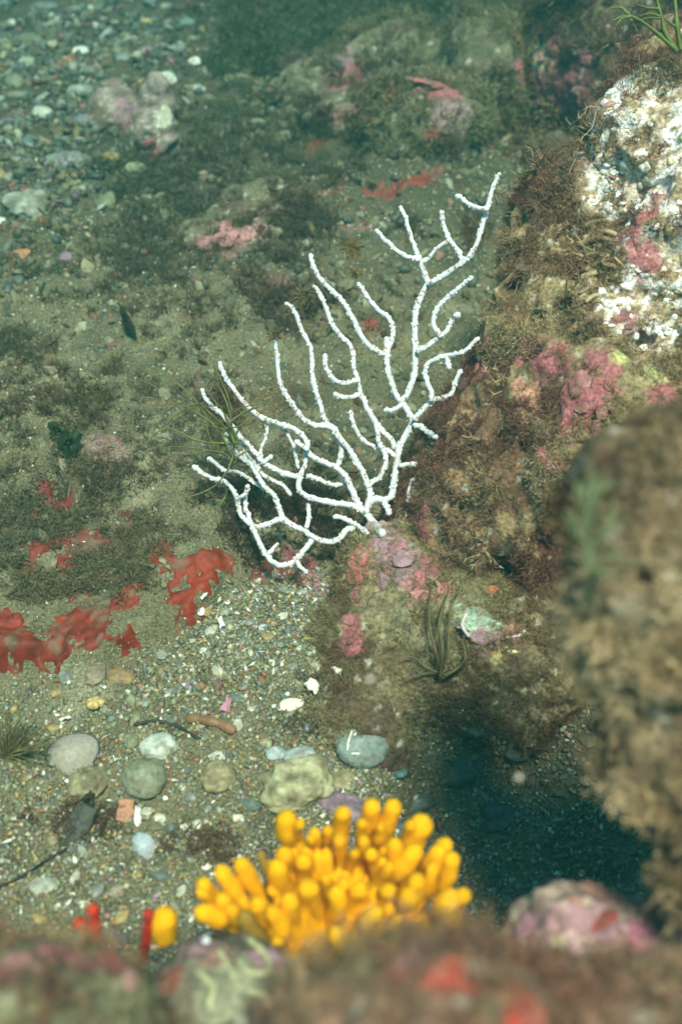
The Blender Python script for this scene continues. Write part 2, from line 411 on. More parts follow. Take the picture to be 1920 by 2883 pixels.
def rock_color(key, V, N):
    n1 = fbm(V, .05, 3, 301); n2 = fbm(V, .014, 3, 307); n3 = vnoise(V, .005, 311)
    b1, b2 = {'reef': (C(.24, .18, .09), C(.17, .095, .055)), 'ledge': (C(.20, .165, .085), C(.09, .06, .035)), 'boulder': (C(.21, .155, .085), C(.10, .07, .04)),
              'fore': (C(.18, .11, .07), C(.15, .13, .07)), 'knobby': (C(.27, .26, .17), C(.12, .10, .07)), 'pinkrock': (C(.25, .19, .15), C(.3, .13, .11)),
              'farpink': (C(.13, .10, .055), C(.10, .055, .035)), 'farmound': (C(.14, .13, .075), C(.11, .07, .045)), 'farleft': (C(.3, .24, .2), C(.16, .12, .08)), 'farcrest': (C(.16, .15, .09), C(.14, .09, .06)), 'farslab': (C(.15, .14, .08), C(.13, .09, .06))}[key]
    t = sstep(-.35, .35, n1 + .6 * n2)[:, None]
    c = b1 * t + b2 * (1 - t)
    c = c * (1 + .25 * n2 + .25 * n3)[:, None]
    w, idv = worley(V, .007, 15)
    sp = ((w < .33) & (idv > .7)).astype(float)[:, None]
    c = c * (1 - .6 * sp) + PALE * (.5 + .6 * idv[:, None]) * .6 * sp
    if key == 'fore':      # greener on its left shoulder
        t = sstep(-.02, -.06, V[:, 0])[:, None]; c = c * (1 - .7 * t) + C(.17, .17, .09) * (1 + .3 * n2)[:, None] * .7 * t
    if key == 'reef':      # shell-covered upper right part, strobe overexposure painted in as near-white
        u, v, d = pix(V)
        m = shellmask(V)
        cc = np.where((idv > .66)[:, None], C(.88, .85, .80), np.where((idv > .36)[:, None], C(.62, .52, .40), C(.30, .22, .13)))
        cc = cc * (1 + .25 * n3)[:, None]
        c = c * (1 - m[:, None]) + cc * m[:, None]
    return c
CAVP = []
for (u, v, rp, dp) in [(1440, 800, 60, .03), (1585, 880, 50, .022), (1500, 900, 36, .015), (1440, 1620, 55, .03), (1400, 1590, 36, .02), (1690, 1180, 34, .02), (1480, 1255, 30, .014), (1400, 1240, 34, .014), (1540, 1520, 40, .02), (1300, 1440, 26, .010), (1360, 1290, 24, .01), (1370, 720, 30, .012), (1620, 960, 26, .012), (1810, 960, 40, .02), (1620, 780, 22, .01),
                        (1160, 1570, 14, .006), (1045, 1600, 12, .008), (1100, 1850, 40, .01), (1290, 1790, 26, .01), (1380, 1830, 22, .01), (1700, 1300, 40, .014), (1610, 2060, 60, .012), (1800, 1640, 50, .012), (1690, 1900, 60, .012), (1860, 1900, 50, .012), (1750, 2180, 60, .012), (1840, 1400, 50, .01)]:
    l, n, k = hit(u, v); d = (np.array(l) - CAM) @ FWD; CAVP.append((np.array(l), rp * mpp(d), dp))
SHELL_C = [(1850, 440, 230), (1800, 270, 110), (1870, 620, 170), (1850, 860, 150), (1740, 860, 60), (1720, 470, 50), (1700, 560, 40), (1910, 750, 120)]
SHC = []
for (u, v, r) in SHELL_C:
    l, n, k = hit(u, v); d = (np.array(l) - CAM) @ FWD; SHC.append((np.array(l), r * mpp(d)))
def shellmask(V):
    m = np.zeros(len(V))
    for q, r in SHC:
        d = np.linalg.norm(V - q, axis=1) / r
        m = np.maximum(m, sstep(1.15, .8, d + .5 * fbm(V, .025, 3, 401)))
    return m * .95

# seabed object
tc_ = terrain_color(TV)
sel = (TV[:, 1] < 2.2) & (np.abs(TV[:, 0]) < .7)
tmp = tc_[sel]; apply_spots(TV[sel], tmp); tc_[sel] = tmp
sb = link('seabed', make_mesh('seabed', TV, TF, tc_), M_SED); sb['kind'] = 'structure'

ROCK_TAGS = {
 'reef': ('reef_rock', 'tall algae-covered reef rock, shell crust painted overexposed white at its upper corner, right of the sea fan', 'rock'),
 'ledge': ('ledge_rock', 'low rounded rock with pink and mauve crusts that the white sea fan grows from', 'rock'),
 'boulder': ('boulder', 'blurred brown shaggy boulder close to the lens at the right edge', 'rock'),
 'fore': ('foreground_rock', 'blurred brown and reddish rock across the bottom edge below the yellow sponge', 'rock'),
 'knobby': ('encrusted_stone', 'grey-green knobby stone with worm tubes just below left end of the yellow sponge', 'rock'),
 'pinkrock': ('pink_stone', 'blurred pale pink encrusted stone at the lower right under the dark hollow', 'rock'),
 'farpink': ('pink_boulder', 'far boulder with a large pink crust at the top, behind the rock painted overexposed white', 'rock'),
 'farmound': ('algae_mound', 'low brown algae-covered mound left of the dark cleft at the top', 'rock'),
 'farleft': ('rubble_rock', 'small pinkish rough rock among the far pebbles, upper left', 'rock'),
 'farcrest': ('crusted_ridge', 'low ridge with small pink crusts near the top centre of the far seabed', 'rock'),
 'farslab': ('crusted_outcrop', 'low pink-patched outcrop on the far seabed behind the upper left sea fan tips', 'rock'),
}
ROOT = {}
for k, r in ROCKS.items():
    nm, lab, cat = ROCK_TAGS[k]
    V, F = r['V'], r['F']
    c = rock_color(k, V, r['N']); acc = apply_spots(V, c)
    lump, lid = worley(V, .009, 33)
    if k == 'reef':
        sm = shellmask(V)
        V = V + r['N'] * (sm * .0045 * (.6 - lump))[:, None]
    V = V + r['N'] * (acc * (.0022 - .004 * lump))[:, None]
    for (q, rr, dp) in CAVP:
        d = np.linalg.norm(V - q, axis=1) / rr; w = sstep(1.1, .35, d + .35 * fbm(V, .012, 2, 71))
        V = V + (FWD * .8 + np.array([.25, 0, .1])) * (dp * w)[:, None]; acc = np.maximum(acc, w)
        c = c * (1 - .5 * w[:, None]) + BROWN * .5 * .5 * w[:, None]  # cavity shade also painted in: colour darkened inside each hole
    base = V[:, :].mean(0); base[2] = V[:, 2].min()
    root = thing(nm, lab, cat, tuple(base)); ROOT[k] = root
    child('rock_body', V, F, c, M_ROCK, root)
    r['acc'] = acc; r['V2'] = V

# ------------------------------------------------------------------ haze: the sea water itself
hb = bpy.data.meshes.new('haze'); s = 10.0
hv = [(x, y, z) for z in (-1.2, .66) for y in (-s, s) for x in (-s, s)]
hb.from_pydata(hv, [], [(0, 2, 3, 1), (4, 5, 7, 6), (0, 1, 5, 4), (2, 6, 7, 3), (0, 4, 6, 2), (1, 3, 7, 5)])
haze = link('haze', hb); haze['kind'] = 'stuff'
hm = bpy.data.materials.new('sea_water'); hm.use_nodes = True; hm.node_tree.nodes.clear()
ho = hm.node_tree.nodes.new('ShaderNodeOutputMaterial'); pv = hm.node_tree.nodes.new('ShaderNodeVolumePrincipled')
pv.inputs['Color'].default_value = (.04, .25, .25, 1); pv.inputs['Absorption Color'].default_value = (0, .36, .33, 1); pv.inputs['Density'].default_value = .27; pv.inputs['Anisotropy'].default_value = .2
hm.node_tree.links.new(pv.outputs[0], ho.inputs['Volume']); hb.materials.append(hm)

# ------------------------------------------------------------------ tubes
def catmull(pts, step):
    pts = np.asarray(pts, float)
    if len(pts) == 2: pts = np.array([pts[0], (pts[0] + pts[1]) / 2, pts[1]])
    q = np.concatenate([[2 * pts[0] - pts[1]], pts, [2 * pts[-1] - pts[-2]]])
    out = []
    for i in range(1, len(q) - 2):
        a, b, c, d = q[i - 1:i + 3]
        n = max(1, int(np.linalg.norm(c[:3] - b[:3]) / step))
        for t in np.arange(n) / n:
            out.append(.5 * ((2 * b) + (-a + c) * t + (2 * a - 5 * b + 4 * c - d) * t * t + (-a + 3 * b - 3 * c + d) * t ** 3))
    out.append(q[-2]); return np.array(out)
def tube(path, rad, sides=8, flat=1.0):
    path = np.asarray(path, float); n = len(path)
    T = np.gradient(path, axis=0); T /= np.linalg.norm(T, axis=1)[:, None] + 1e-12
    ref = np.array([0.31, 0.2, .93]); V = []
    X = np.cross(T[0], ref); X /= np.linalg.norm(X)
    ang = np.arange(sides) * 2 * math.pi / sides
    for i in range(n):
        X = X - T[i] * (X @ T[i]); X /= np.linalg.norm(X) + 1e-12
        Y = np.cross(T[i], X)
        V.append(path[i] + rad[i] * (np.cos(ang)[:, None] * X + flat * np.sin(ang)[:, None] * Y))
    V = np.concatenate(V + [path[:1] - T[0] * rad[0] * .7, path[-1:] + T[-1] * rad[-1] * .7])
    F = []
    for i in range(n - 1):
        a = i * sides + np.arange(sides); b = i * sides + (np.arange(sides) + 1) % sides
        F.append(np.stack([a, b, b + sides], 1)); F.append(np.stack([a, b + sides, a + sides], 1))
    a = np.arange(sides); b = (a + 1) % sides
    F.append(np.stack([b, a, np.full(sides, n * sides)], 1))
    F.append(np.stack([a + (n - 1) * sides, b + (n - 1) * sides, np.full(sides, n * sides + 1)], 1))
    return V, np.concatenate(F)

# ------------------------------------------------------------------ white sea fan
Z = 0.38265
def R(reg, pts):
    ox, oy = {1: (500, 440), 2: (900, 440), 3: (500, 1000), 4: (900, 1000)}[reg]
    return [(ox + x * Z, oy + y * Z) for x, y in pts]
BR = [  # (points, radius start mm, radius end mm, depth offset m)
 (R(4, [(462, 1312), (400, 1240), (340, 1160), (335, 1115)]) , 3.6, 3.2, 0),
 (R(4, [(335, 1130), (400, 1062), (470, 1062), (520, 1040), (540, 960), (555, 870), (570, 780), (580, 690), (620, 610), (660, 540), (690, 470)]), 3.0, 2.7, 0),
 (R(4, [(690, 475), (640, 400), (590, 340), (550, 260), (512, 150), (497, 60), (493, -50), (490, -128)]), 2.6, 2.3, 0),
 (R(2, [(488, 1440), (535, 1340), (535, 1260), (495, 1180), (430, 1130), (380, 1080), (340, 1020), (310, 970), (278, 932)]), 2.3, 1.7, 0),
 (R(1, [(1530, 1440), (1500, 1450), (1400, 1385), (1340, 1300), (1290, 1190), (1200, 1050), (1085, 940), (1010, 840), (975, 725)]), 2.3, 1.9, 0),
 (R(4, [(600, 340), (640, 290), (680, 200), (698, 105), (702, -60), (697, -210), (715, -340), (745, -440), (790, -520)]), 2.7, 2.5, .0),
 (R(2, [(795, 942), (870, 905), (960, 842), (1060, 775), (1112, 720), (1160, 620), (1200, 490), (1235, 360), (1270, 240), (1322, 128)]), 2.4, 1.7, -.004),
 (R(2, [(1235, 388), (1180, 388), (1110, 358), (1050, 320), (1003, 293)]), 2.0, 1.8, -.01),
 (R(2, [(795, 940), (765, 840), (735, 765), (700, 680), (660, 560), (630, 450), (593, 372)]), 2.3, 1.7, 0),
 (R(2, [(730, 760), (690, 750), (620, 730), (540, 670), (470, 610), (413, 540)]), 2.0, 1.8, -.004),
 (R(2, [(755, 790), (830, 715), (890, 655), (950, 620)]), 1.8, 1.7, 0),
 (R(2, [(1055, 775), (1010, 690), (950, 610), (915, 510), (890, 402)]), 2.0, 1.7, 0),
 (R(2, [(715, 1437), (790, 1397), (860, 1347), (930, 1290), (965, 1220), (1005, 1172)]), 2.3, 2.1, -.006),
 (R(2, [(1000, 1178), (1018, 1160)]), 2.9, 2.9, -.008),
 (R(2, [(890, 1330), (850, 1270), (835, 1210), (860, 1130), (920, 1060), (1010, 980), (1122, 893)]), 2.2, 1.9, -.008),
 (R(4, [(690, 472), (750, 410), (820, 340), (860, 322), (930, 310), (970, 270), (1000, 190), (1037, 108)]), 2.4, 1.6, -.008),
 (R(4, [(820, 335), (822, 270), (790, 200), (775, 120), (795, 65), (850, 30), (920, 5), (1000, -10), (1060, -30), (1110, -70), (1170, -130)]), 2.1, 1.6, -.012),
 (R(4, [(935, 15), (942, 60), (957, 100)]), 1.9, 1.9, -.014),
 (R(4, [(600, 372), (540, 405), (478, 405)]), 2.0, 2.0, -.004),
 (R(4, [(690, 510), (750, 528), (800, 570), (850, 602)]), 2.0, 1.8, -.006),
 (R(4, [(585, 812), (640, 805), (712, 800)]), 2.0, 1.7, -.006),
 (R(4, [(692, 908), (662, 980), (655, 1080)]), 1.6, 1.8, .0),
 (R(4, [(470, 1070), (498, 1130), (512, 1172)]), 2.6, 2.1, -.006),
 (R(3, [(1610, 700), (1560, 610), (1490, 540), (1430, 450), (1385, 370), (1345, 270), (1325, 180), (1295, 90), (1290, 0), (1270, -70), (1200, -145), (1130, -240), (1090, -360), (1035, -470), (985, -520)]), 2.5, 1.7, .004),
 (R(3, [(1325, 180), (1250, 205), (1170, 190), (1110, 130), (1087, 60), (1088, -10)]), 2.1, 1.9, -.002),
 (R(3, [(1345, 285), (1260, 310), (1200, 305), (1152, 283)]), 2.0, 2.0, -.004),
 (R(3, [(1510, 692), (1460, 680), (1400, 650), (1340, 600), (1300, 520), (1272, 412)]), 1.8, 1.8, .004),
 (R(3, [(1450, 475), (1470, 570), (1480, 640), (1512, 695), (1532, 760), (1520, 830), (1480, 900), (1420, 940), (1390, 965)]), 1.9, 2.1, -.003),
 (R(4, [(465, 682), (520, 712), (562, 745)]), 1.8, 2.0, 0),
 (R(3, [(1385, 1160), (1400, 1080), (1415, 1010), (1392, 930), (1370, 880), (1320, 790), (1250, 680), (1180, 590), (1145, 530)]), 2.7, 2.4, -.002),
 (R(3, [(1145, 530), (1090, 485), (1050, 370), (1012, 250), (990, 140), (990, 40), (975, -60), (920, -170), (880, -280), (840, -350), (797, -380)]), 2.2, 1.7, .003),
 (R(3, [(1140, 540), (1090, 520), (1000, 510), (920, 460), (860, 380), (800, 290), (755, 200), (738, 100), (730, 0), (722, -110)]), 2.3, 1.7, 0),
 (R(3, [(1150, 535), (1185, 620), (1207, 700), (1190, 780), (1168, 830)]), 2.1, 2.2, .003),
 (R(3, [(1385, 1165), (1340, 1110), (1310, 1050), (1270, 960), (1230, 890), (1168, 830), (1100, 800), (1010, 760), (955, 710), (955, 650), (920, 590), (860, 545), (760, 510), (660, 475), (590, 440), (520, 380), (450, 300), (390, 220), (345, 140), (312, 52)]), 2.8, 1.7, 0),
 (R(3, [(960, 700), (910, 662), (868, 632)]), 1.9, 2.1, -.006),
 (R(3, [(940, 715), (945, 780), (918, 850)]), 1.7, 1.7, .004),
 (R(3, [(1370, 1150), (1300, 1112), (1220, 1095), (1130, 1085), (1040, 1065), (960, 1040), (905, 1010), (890, 950), (900, 900), (915, 848)]), 2.7, 2.2, -.004),
 (R(3, [(890, 895), (800, 875), (720, 840), (640, 790), (590, 740), (530, 670), (460, 590), (400, 520), (330, 440), (270, 390), (210, 320), (180, 248)]), 2.4, 1.6, -.004),
 (R(3, [(655, 490), (660, 560), (640, 630), (610, 700), (600, 745)]), 1.3, 1.3, .004),
 (R(3, [(780, 550), (820, 600), (860, 690), (880, 790), (892, 830)]), 1.4, 1.4, .006),
 (R(3, [(950, 890), (1030, 910), (1100, 945), (1180, 955), (1245, 945)]), 2.0, 1.8, .008),
 (R(3, [(1400, 1310), (1350, 1272), (1300, 1240), (1230, 1202), (1150, 1190)]), 1.6, 2.0, -.01),
 (R(3, [(1300, 1270), (1245, 1290), (1200, 1340), (1130, 1370), (1050, 1360), (980, 1325), (930, 1290), (860, 1260), (790, 1210), (760, 1170), (740, 1100), (700, 1020), (640, 960), (580, 870), (540, 800), (480, 760), (400, 680), (365, 640), (358, 575)]), 2.5, 1.8, -.006),
 (R(3, [(790, 1205), (740, 1212), (660, 1245), (580, 1260), (530, 1240), (470, 1180), (450, 1110), (430, 1030), (390, 970), (340, 925), (270, 910), (190, 870), (115, 815)]), 2.2, 1.7, -.008),
 (R(3, [(545, 1250), (560, 1290), (600, 1370), (640, 1450), (690, 1510), (770, 1545), (850, 1520), (910, 1460), (950, 1410), (990, 1365)]), 2.0, 2.2, -.010),
 (R(3, [(540, 1240), (525, 1190), (505, 1130), (500, 1050), (520, 955)]), 2.0, 1.8, -.004),
 (R(3, [(445, 1055), (475, 1040), (503, 1020)]), 1.6, 1.6, -.006),
 (R(3, [(665, 1465), (700, 1425), (738, 1388)]), 1.6, 1.4, -.012),
 (R(3, [(875, 1510), (910, 1560), (955, 1602)]), 1.8, 1.6, -.012),
 (R(3, [(640, 990), (560, 930), (465, 870), (420, 855), (350, 850), (290, 800), (225, 758)]), 1.5, 1.8, .004),
 (R(3, [(950, 1270), (968, 1180), (962, 1090)]), 2.0, 1.8, .004),
 (R(3, [(630, 790), (660, 765), (690, 738)]), 1.8, 1.8, -.006),
 (R(3, [(830, 1025), (780, 960), (740, 940), (650, 890), (600, 840), (560, 780), (500, 700), (440, 615)]), 1.8, 1.6, .004),
 (R(3, [(600, 900), (550, 830), (500, 760), (465, 715)]), 1.8, 1.6, -.002),
 (R(3, [(590, 850), (610, 770), (615, 690)]), 1.5, 1.4, .0),
]
def fan_depth(u, v):
    d = .765 - .03 * sstep(1420, 1600, v) + .006 * math.sin(u / 130.) * (v < 1400) - .012 * sstep(1180, 1400, u)
    g = np.array(hit(u, v)[0]); gd = (g - CAM) @ FWD
    return min(d, gd - .004)
fan_root = thing('sea_fan', 'white branching sea fan standing in the middle beside the brown reef rock', 'sea fan', tuple(P(1076, 1502, .748)))
cone = ICO[1]
polyV, polyF, polyC, poff = [], [], [], 0
HALO_P, HALO_N = [], []
for bi, (pts, r0, r1, dz) in enumerate(BR):
    P3 = [P(u, v, fan_depth(u, v) + dz) for u, v in pts]
    path = catmull(P3, .0013)
    n = len(path); tt = np.linspace(0, 1, n)
    path = path + .0004 * np.stack([vnoise(path + k * 5, .004, 500 + k) for k in range(3)], 1)
    rad = (r0 * (1 - tt) + r1 * tt) * .001 * .86
    V, F = tube(path, rad, 10)
    T = np.gradient(path, axis=0); T /= np.linalg.norm(T, axis=1)[:, None] + 1e-12
    ax = np.repeat(path, 10, 0); ax = np.concatenate([ax, path[:1], path[-1:]])
    V = ax + (V - ax) * (1 + .16 * vnoise(V, .0019, 521) + .10 * vnoise(V, .0009, 523))[:, None]
    c = C(.64, .66, .67)[None] * (1 + .10 * vnoise(V, .003, 525))[:, None] + np.zeros_like(V)
    dirt = sstep(.15, .6, fbm(V, .010, 3, 531))[:, None] * .45
    c = c * (1 - dirt) + C(.5, .38, .3) * dirt
    child('branch', V, F, c, M_CORAL, fan_root)
    L = n * .0013
    for k in range(int(L / .00105)):
        i = min(n - 2, max(0, int(RNG.random() * n)))
        a = RNG.normal(size=3); a -= T[i] * (a @ T[i]); a /= np.linalg.norm(a)
        q = path[i] + a * rad[i] * .95
        if k % 2 == 0: HALO_P.append(q); HALO_N.append(a)
        # little volcano: white cone with a rusty mouth
        X = T[i]; Y = np.cross(a, X); m = 6; ang = np.arange(m) * 2 * math.pi / m
        s1 = .00085 * (.8 + .5 * RNG.random()); hgt = .00055 * (.6 + .8 * RNG.random())
        ring = lambda r, h: q + a * h + r * (np.cos(ang)[:, None] * X + np.sin(ang)[:, None] * Y)
        vv = np.concatenate([ring(s1 * 1.25, -.0003), ring(s1, hgt), ring(s1 * .5, hgt + .0001), [q + a * (hgt + .0002)]])
        f = []
        for rr in (0, 1):
            for j in range(m):
                A0, B0 = rr * m + j, rr * m + (j + 1) % m
                f += [(A0, B0, B0 + m), (A0, B0 + m, A0 + m)]
        for j in range(m): f.append((2 * m + j, 2 * m + (j + 1) % m, 3 * m))
        rust = C(.45, .13, .06) if RNG.random() < .7 else C(.72, .66, .6)
        cc = np.concatenate([np.tile(C(.72, .75, .76), (m * 2, 1)), np.tile(rust, (m + 1, 1))])
        polyV.append(vv); polyF.append(np.array(f) + poff); polyC.append(cc); poff += len(vv)
pl = child('polyps', np.concatenate(polyV), np.concatenate(polyF), np.concatenate(polyC), M_CORAL, fan_root); pl['kind'] = 'stuff'
FAN_PATHS = True
# holdfast
hf = P(1078, 1505, .748); iv, jf = ICO[3]
V = iv * np.array([.013, .012, .007]); V = V * (1 + .4 * fbm(V, .004, 2, 7))[:, None] + hf
child('holdfast', V, jf, np.tile(C(.42, .25, .28), (len(V), 1)), M_CRUST, fan_root)

# ------------------------------------------------------------------ yellow sponge
ZS = 480 / 1568.
FA = [(1275, 290, 85, 1320, 620), (1405, 370, 50, 1400, 580), (1520, 440, 55, 1500, 640), (1490, 515, 52, 1480, 700), (1220, 660, 78, 1290, 920), (1165, 745, 95, 1270, 1020), (1425, 700, 82, 1440, 1000),
      (1480, 950, 82, 1430, 1250), (1275, 1050, 84, 1330, 1320), (820, 722, 78, 1060, 1170), (640, 780, 72, 900, 1170), (475, 920, 62, 700, 1110), (450, 1010, 52, 620, 1160), (190, 1205, 108, 150, 1420),
      (430, 1190, 88, 720, 1280), (650, 1060, 80, 850, 1260), (1105, 1170, 85, 1230, 1500), (1015, 640, 36, 1100, 1060), (860, 1205, 78, 1080, 1440), (1180, 1480, 62, 1250, 1600), (740, 1150, 70, 900, 1330), (980, 1100, 80, 1100, 1300)]
FB = [(285, 270, 76, 260, 700), (140, 430, 50, 130, 640), (555, 190, 78, 480, 580), (760, 180, 80, 640, 600), (1035, 335, 108, 860, 780), (910, 380, 56, 820, 700), (460, 360, 50, 450, 620), (630, 390, 50, 560, 620),
      (755, 540, 72, 650, 820), (480, 520, 60, 420, 770), (240, 500, 60, 260, 820), (1250, 540, 76, 1000, 920), (1190, 600, 76, 960, 950), (1290, 665, 72, 1050, 1010), (1120, 750, 66, 1000, 1060), (980, 600, 90, 720, 920),
      (960, 880, 82, 860, 1170), (900, 1030, 82, 800, 1260), (520, 650, 62, 600, 890), (390, 650, 46, 330, 870), (120, 880, 56, 150, 1170), (210, 985, 86, 200, 1260), (290, 915, 56, 300, 1150), (455, 960, 82, 430, 1220),
      (620, 1190, 86, 560, 1370), (190, 1350, 86, 250, 1480), (370, 1440, 60, 400, 1560), (1290, 1010, 100, 1150, 1270), (1400, 1030, 72, 1300, 1270), (10, 950, 62, 60, 1220), (700, 1000, 70, 600, 1200), (720, 760, 60, 560, 1000)]
spo = P(950, 2640, .475)
ysp = thing('finger_sponge', 'bright yellow sponge with a bush of blunt fingers in front of the gravel', 'sponge', tuple(spo))
FC = []
for k in range(34):
    a = math.pi * (0.02 + .96 * k / 33) ; q = RNG.uniform(.35, .82)
    FC.append((680 - 1150 * q * math.cos(a) * 1.0, 1380 - 1050 * q * math.sin(a), RNG.uniform(50, 78), 680 - 1150 * q * .5 * math.cos(a), 1560))
for (lst, ox) in ((FA, 420), (FB, 880), (FC, 720)):
    for (tx, ty, r, bx, by) in lst:
        u, v = ox + tx * ZS, 2200 + ty * ZS; ub, vb = ox + bx * ZS, 2200 + by * ZS
        td = np.interp(v, [2240, 2420, 2640], [.487, .452, .425])
        if lst is FC: td = td + .016
        rr = r * ZS * mpp(td) * 1.08
        tip = P(u, v, td); base = P(ub, vb, td + (.012 if tx == 190 else .022))
        solo = lst is FA and tx == 190
        hub = spo + np.array([(ub - 950) * .55 * mpp(.47), 0, 0])
        m1 = tip * .5 + base * .5 + RNG.normal(size=3) * .0015
        path = catmull([tip, m1, base] if solo else [tip, m1, base, base * .45 + hub * .55], .0022)
        n = len(path); s_ = np.linspace(0, 1, n)
        d = np.linalg.norm(path - path[0], axis=1)
        rad = rr * (.90 + .14 * sstep(.0, .35, s_) - .05 * np.sin(s_ * 11 + v)) * (1 + .08 * np.sin(s_ * 9 + u))
        cap = np.clip(d / rr, 0, 1); rad = rad * np.sqrt(np.clip(1 - (1 - cap) ** 2, .05, 1))
        V, F = tube(path, rad, 14)
        ax = np.concatenate([np.repeat(path, 14, 0), path[:1], path[-1:]])
        V = ax + (V - ax) * (1 + .13 * vnoise(V, .006, 541) + .05 * vnoise(V, .0022, 543) + .03 * vnoise(V, .001, 544))[:, None]
        c = C(.82, .415, .004)[None] * (1 + .14 * vnoise(V, .006, 545) + .08 * vnoise(V, .002, 546))[:, None]
        if (lst is FA and (tx, ty) in ((860, 1205), (1015, 640))): c = C(.30, .20, .03)[None] * (1 + .1 * vnoise(V, .006, 545))[:, None]  # dark olive fingers: shade within the bush put into their colour
        w = sstep(.3, .7, fbm(V, .012, 2, 547))[:, None] * .12
        c = c * (1 - w) + C(.45, .27, .05) * w
        child('finger', V, F, c, M_YEL, ysp)
iv, jf = ICO[4]
V = iv * np.array([.050, .022, .016]); V = V * (1 + .25 * fbm(V + spo, .015, 3, 551))[:, None] + spo + np.array([0, .0, -.006])
child('sponge_base', V, jf, np.tile(C(.42, .24, .03), (len(V), 1)), M_YEL, ysp)

# red finger sponges
def fingers(name, label, list_, col, cat='sponge'):
    u0, v0, t0 = list_[0][0][-1]
    rt = thing(name, label, cat, tuple(P(u0, v0, t0)))
    for pts, r in list_:
        t = pts[0][2]; path = catmull([P(*p) for p in pts], .0015); n = len(path)
        rr = r * mpp(t); d = np.linalg.norm(path - path[0], axis=1); cap = np.clip(d / rr, 0, 1)
        rad = rr * np.sqrt(np.clip(1 - (1 - cap) ** 2, .1, 1)) * (1 + .1 * np.sin(np.arange(n)))
        V, F = tube(path, rad, 10); child('finger', V, F, col[None] * (1 + .15 * vnoise(V, .004, 3))[:, None], M_RED, rt)
fingers('red_sponge_sprig', 'small red sponge with two short blunt fingers left of the yellow sponge',
        [(((262, 2548, .43), (268, 2590, .435), (272, 2640, .44), (262, 2690, .46)), 18), (((215, 2590, .43), (240, 2615, .435), (262, 2640, .445)), 19)], C(.45, .035, .012))
fingers('red_sponge_finger', 'single upright red sponge finger beside the left end of the yellow sponge',
        [(((418, 2562, .43), (417, 2600, .435), (410, 2660, .445), (405, 2700, .46)), 15)], C(.42, .03, .015))

# ------------------------------------------------------------------ red encrusting sponge sheets on the seabed
def sdf_poly(px, py, poly):
    d = np.full(len(px), 1e9); inside = np.zeros(len(px), bool); n = len(poly)
    for i in range(n):
        ax, ay = poly[i]; bx, by = poly[(i + 1) % n]
        ex, ey = bx - ax, by - ay; wx, wy = px - ax, py - ay
        t = np.clip((wx * ex + wy * ey) / (ex * ex + ey * ey), 0, 1)
        d = np.minimum(d, np.hypot(wx - ex * t, wy - ey * t))
        cnd = ((ay > py) != (by > py)) & (px < (bx - ax) * (py - ay) / (by - ay + 1e-12) + ax)
        inside ^= cnd
    return np.where(inside, d, -d)
def ZZ(pts, ox, oy, s): return [(ox + x * s, oy + y * s) for x, y in pts]
zr = 960 / 1568.
SHEETS = [
 ('wide dark red sponge sheet spreading from the left edge below the algae', ZZ([(-80, 600), (40, 620), (110, 665), (170, 720), (230, 700), (290, 620), (360, 590), (470, 600), (560, 480), (600, 460), (680, 500), (640, 560), (540, 600), (520, 650), (530, 720), (600, 700), (650, 760), (640, 785), (580, 800), (470, 770), (340, 760), (320, 830), (290, 870), (250, 920), (215, 915), (190, 860), (90, 850), (0, 860), (-80, 850)], 0, 1350, zr), .0035, C(.20, .026, .010)),
 ('bright red sponge sheet with a rounded lobe left of the sea fan foot', ZZ([(680, 330), (740, 275), (800, 320), (830, 380), (900, 350), (980, 310), (1060, 360), (1100, 395), (1020, 430), (970, 500), (930, 560), (960, 590), (890, 640), (830, 675), (870, 620), (800, 610), (775, 560), (785, 490), (850, 480), (890, 460), (870, 425), (800, 430), (740, 420), (720, 380)], 0, 1350, zr), .004, C(.24, .030, .010)),
 ('broken scraps of red sponge on the upper left slope', ZZ([(200, 20), (260, -20), (300, 0), (250, 60), (370, 85), (330, 110), (280, 160), (210, 150), (190, 190), (110, 215), (60, 200), (120, 130), (180, 90)], 0, 1350, zr), .0025, C(.20, .028, .018)),
 ('narrow red sponge strip between the two larger red sheets', ZZ([(340, 400), (420, 360), (500, 400), (560, 440), (660, 430), (680, 460), (600, 465), (520, 490), (480, 430), (400, 430)], 0, 1350, zr), .0025, C(.19, .03, .018)),
 ('small faint red sponge streak above the bright red sheet', ZZ([(490, 120), (560, 125), (640, 150), (720, 190), (700, 215), (620, 185), (500, 150)], 0, 1350, zr), .002, C(.16, .04, .025)),
 ('thin red sponge film broken into flecks below the foot of the sea fan', [(700, 1610), (760, 1570), (840, 1590), (900, 1640), (860, 1660), (790, 1640), (730, 1650)], .0015, C(.17, .035, .03)),
 ('patchy red sponge flecks between the broken scraps and the wide sheet', [(60, 1560), (160, 1500), (280, 1490), (380, 1560), (300, 1640), (180, 1690), (90, 1670)], .0015, C(.18, .028, .018)),
 ('far rusty red sponge band across the seabed above the sea fan tips', [(1020, 540), (1080, 520), (1150, 500), (1200, 470), (1255, 470), (1240, 505), (1180, 530), (1110, 555), (1040, 555)], .005, C(.20, .04, .025)),
]
gw = TV[:, 2].reshape(ny_, nx_)
def bil(x, y):
    i = np.clip(np.searchsorted(XS, x) - 1, 0, nx_ - 2); j = np.clip(np.searchsorted(YS, y) - 1, 0, ny_ - 2)
    fx = (x - XS[i]) / (XS[i + 1] - XS[i]); fy = (y - YS[j]) / (YS[j + 1] - YS[j])
    return gw[j, i] * (1 - fx) * (1 - fy) + gw[j, i + 1] * fx * (1 - fy) + gw[j + 1, i] * (1 - fx) * fy + gw[j + 1, i + 1] * fx * fy
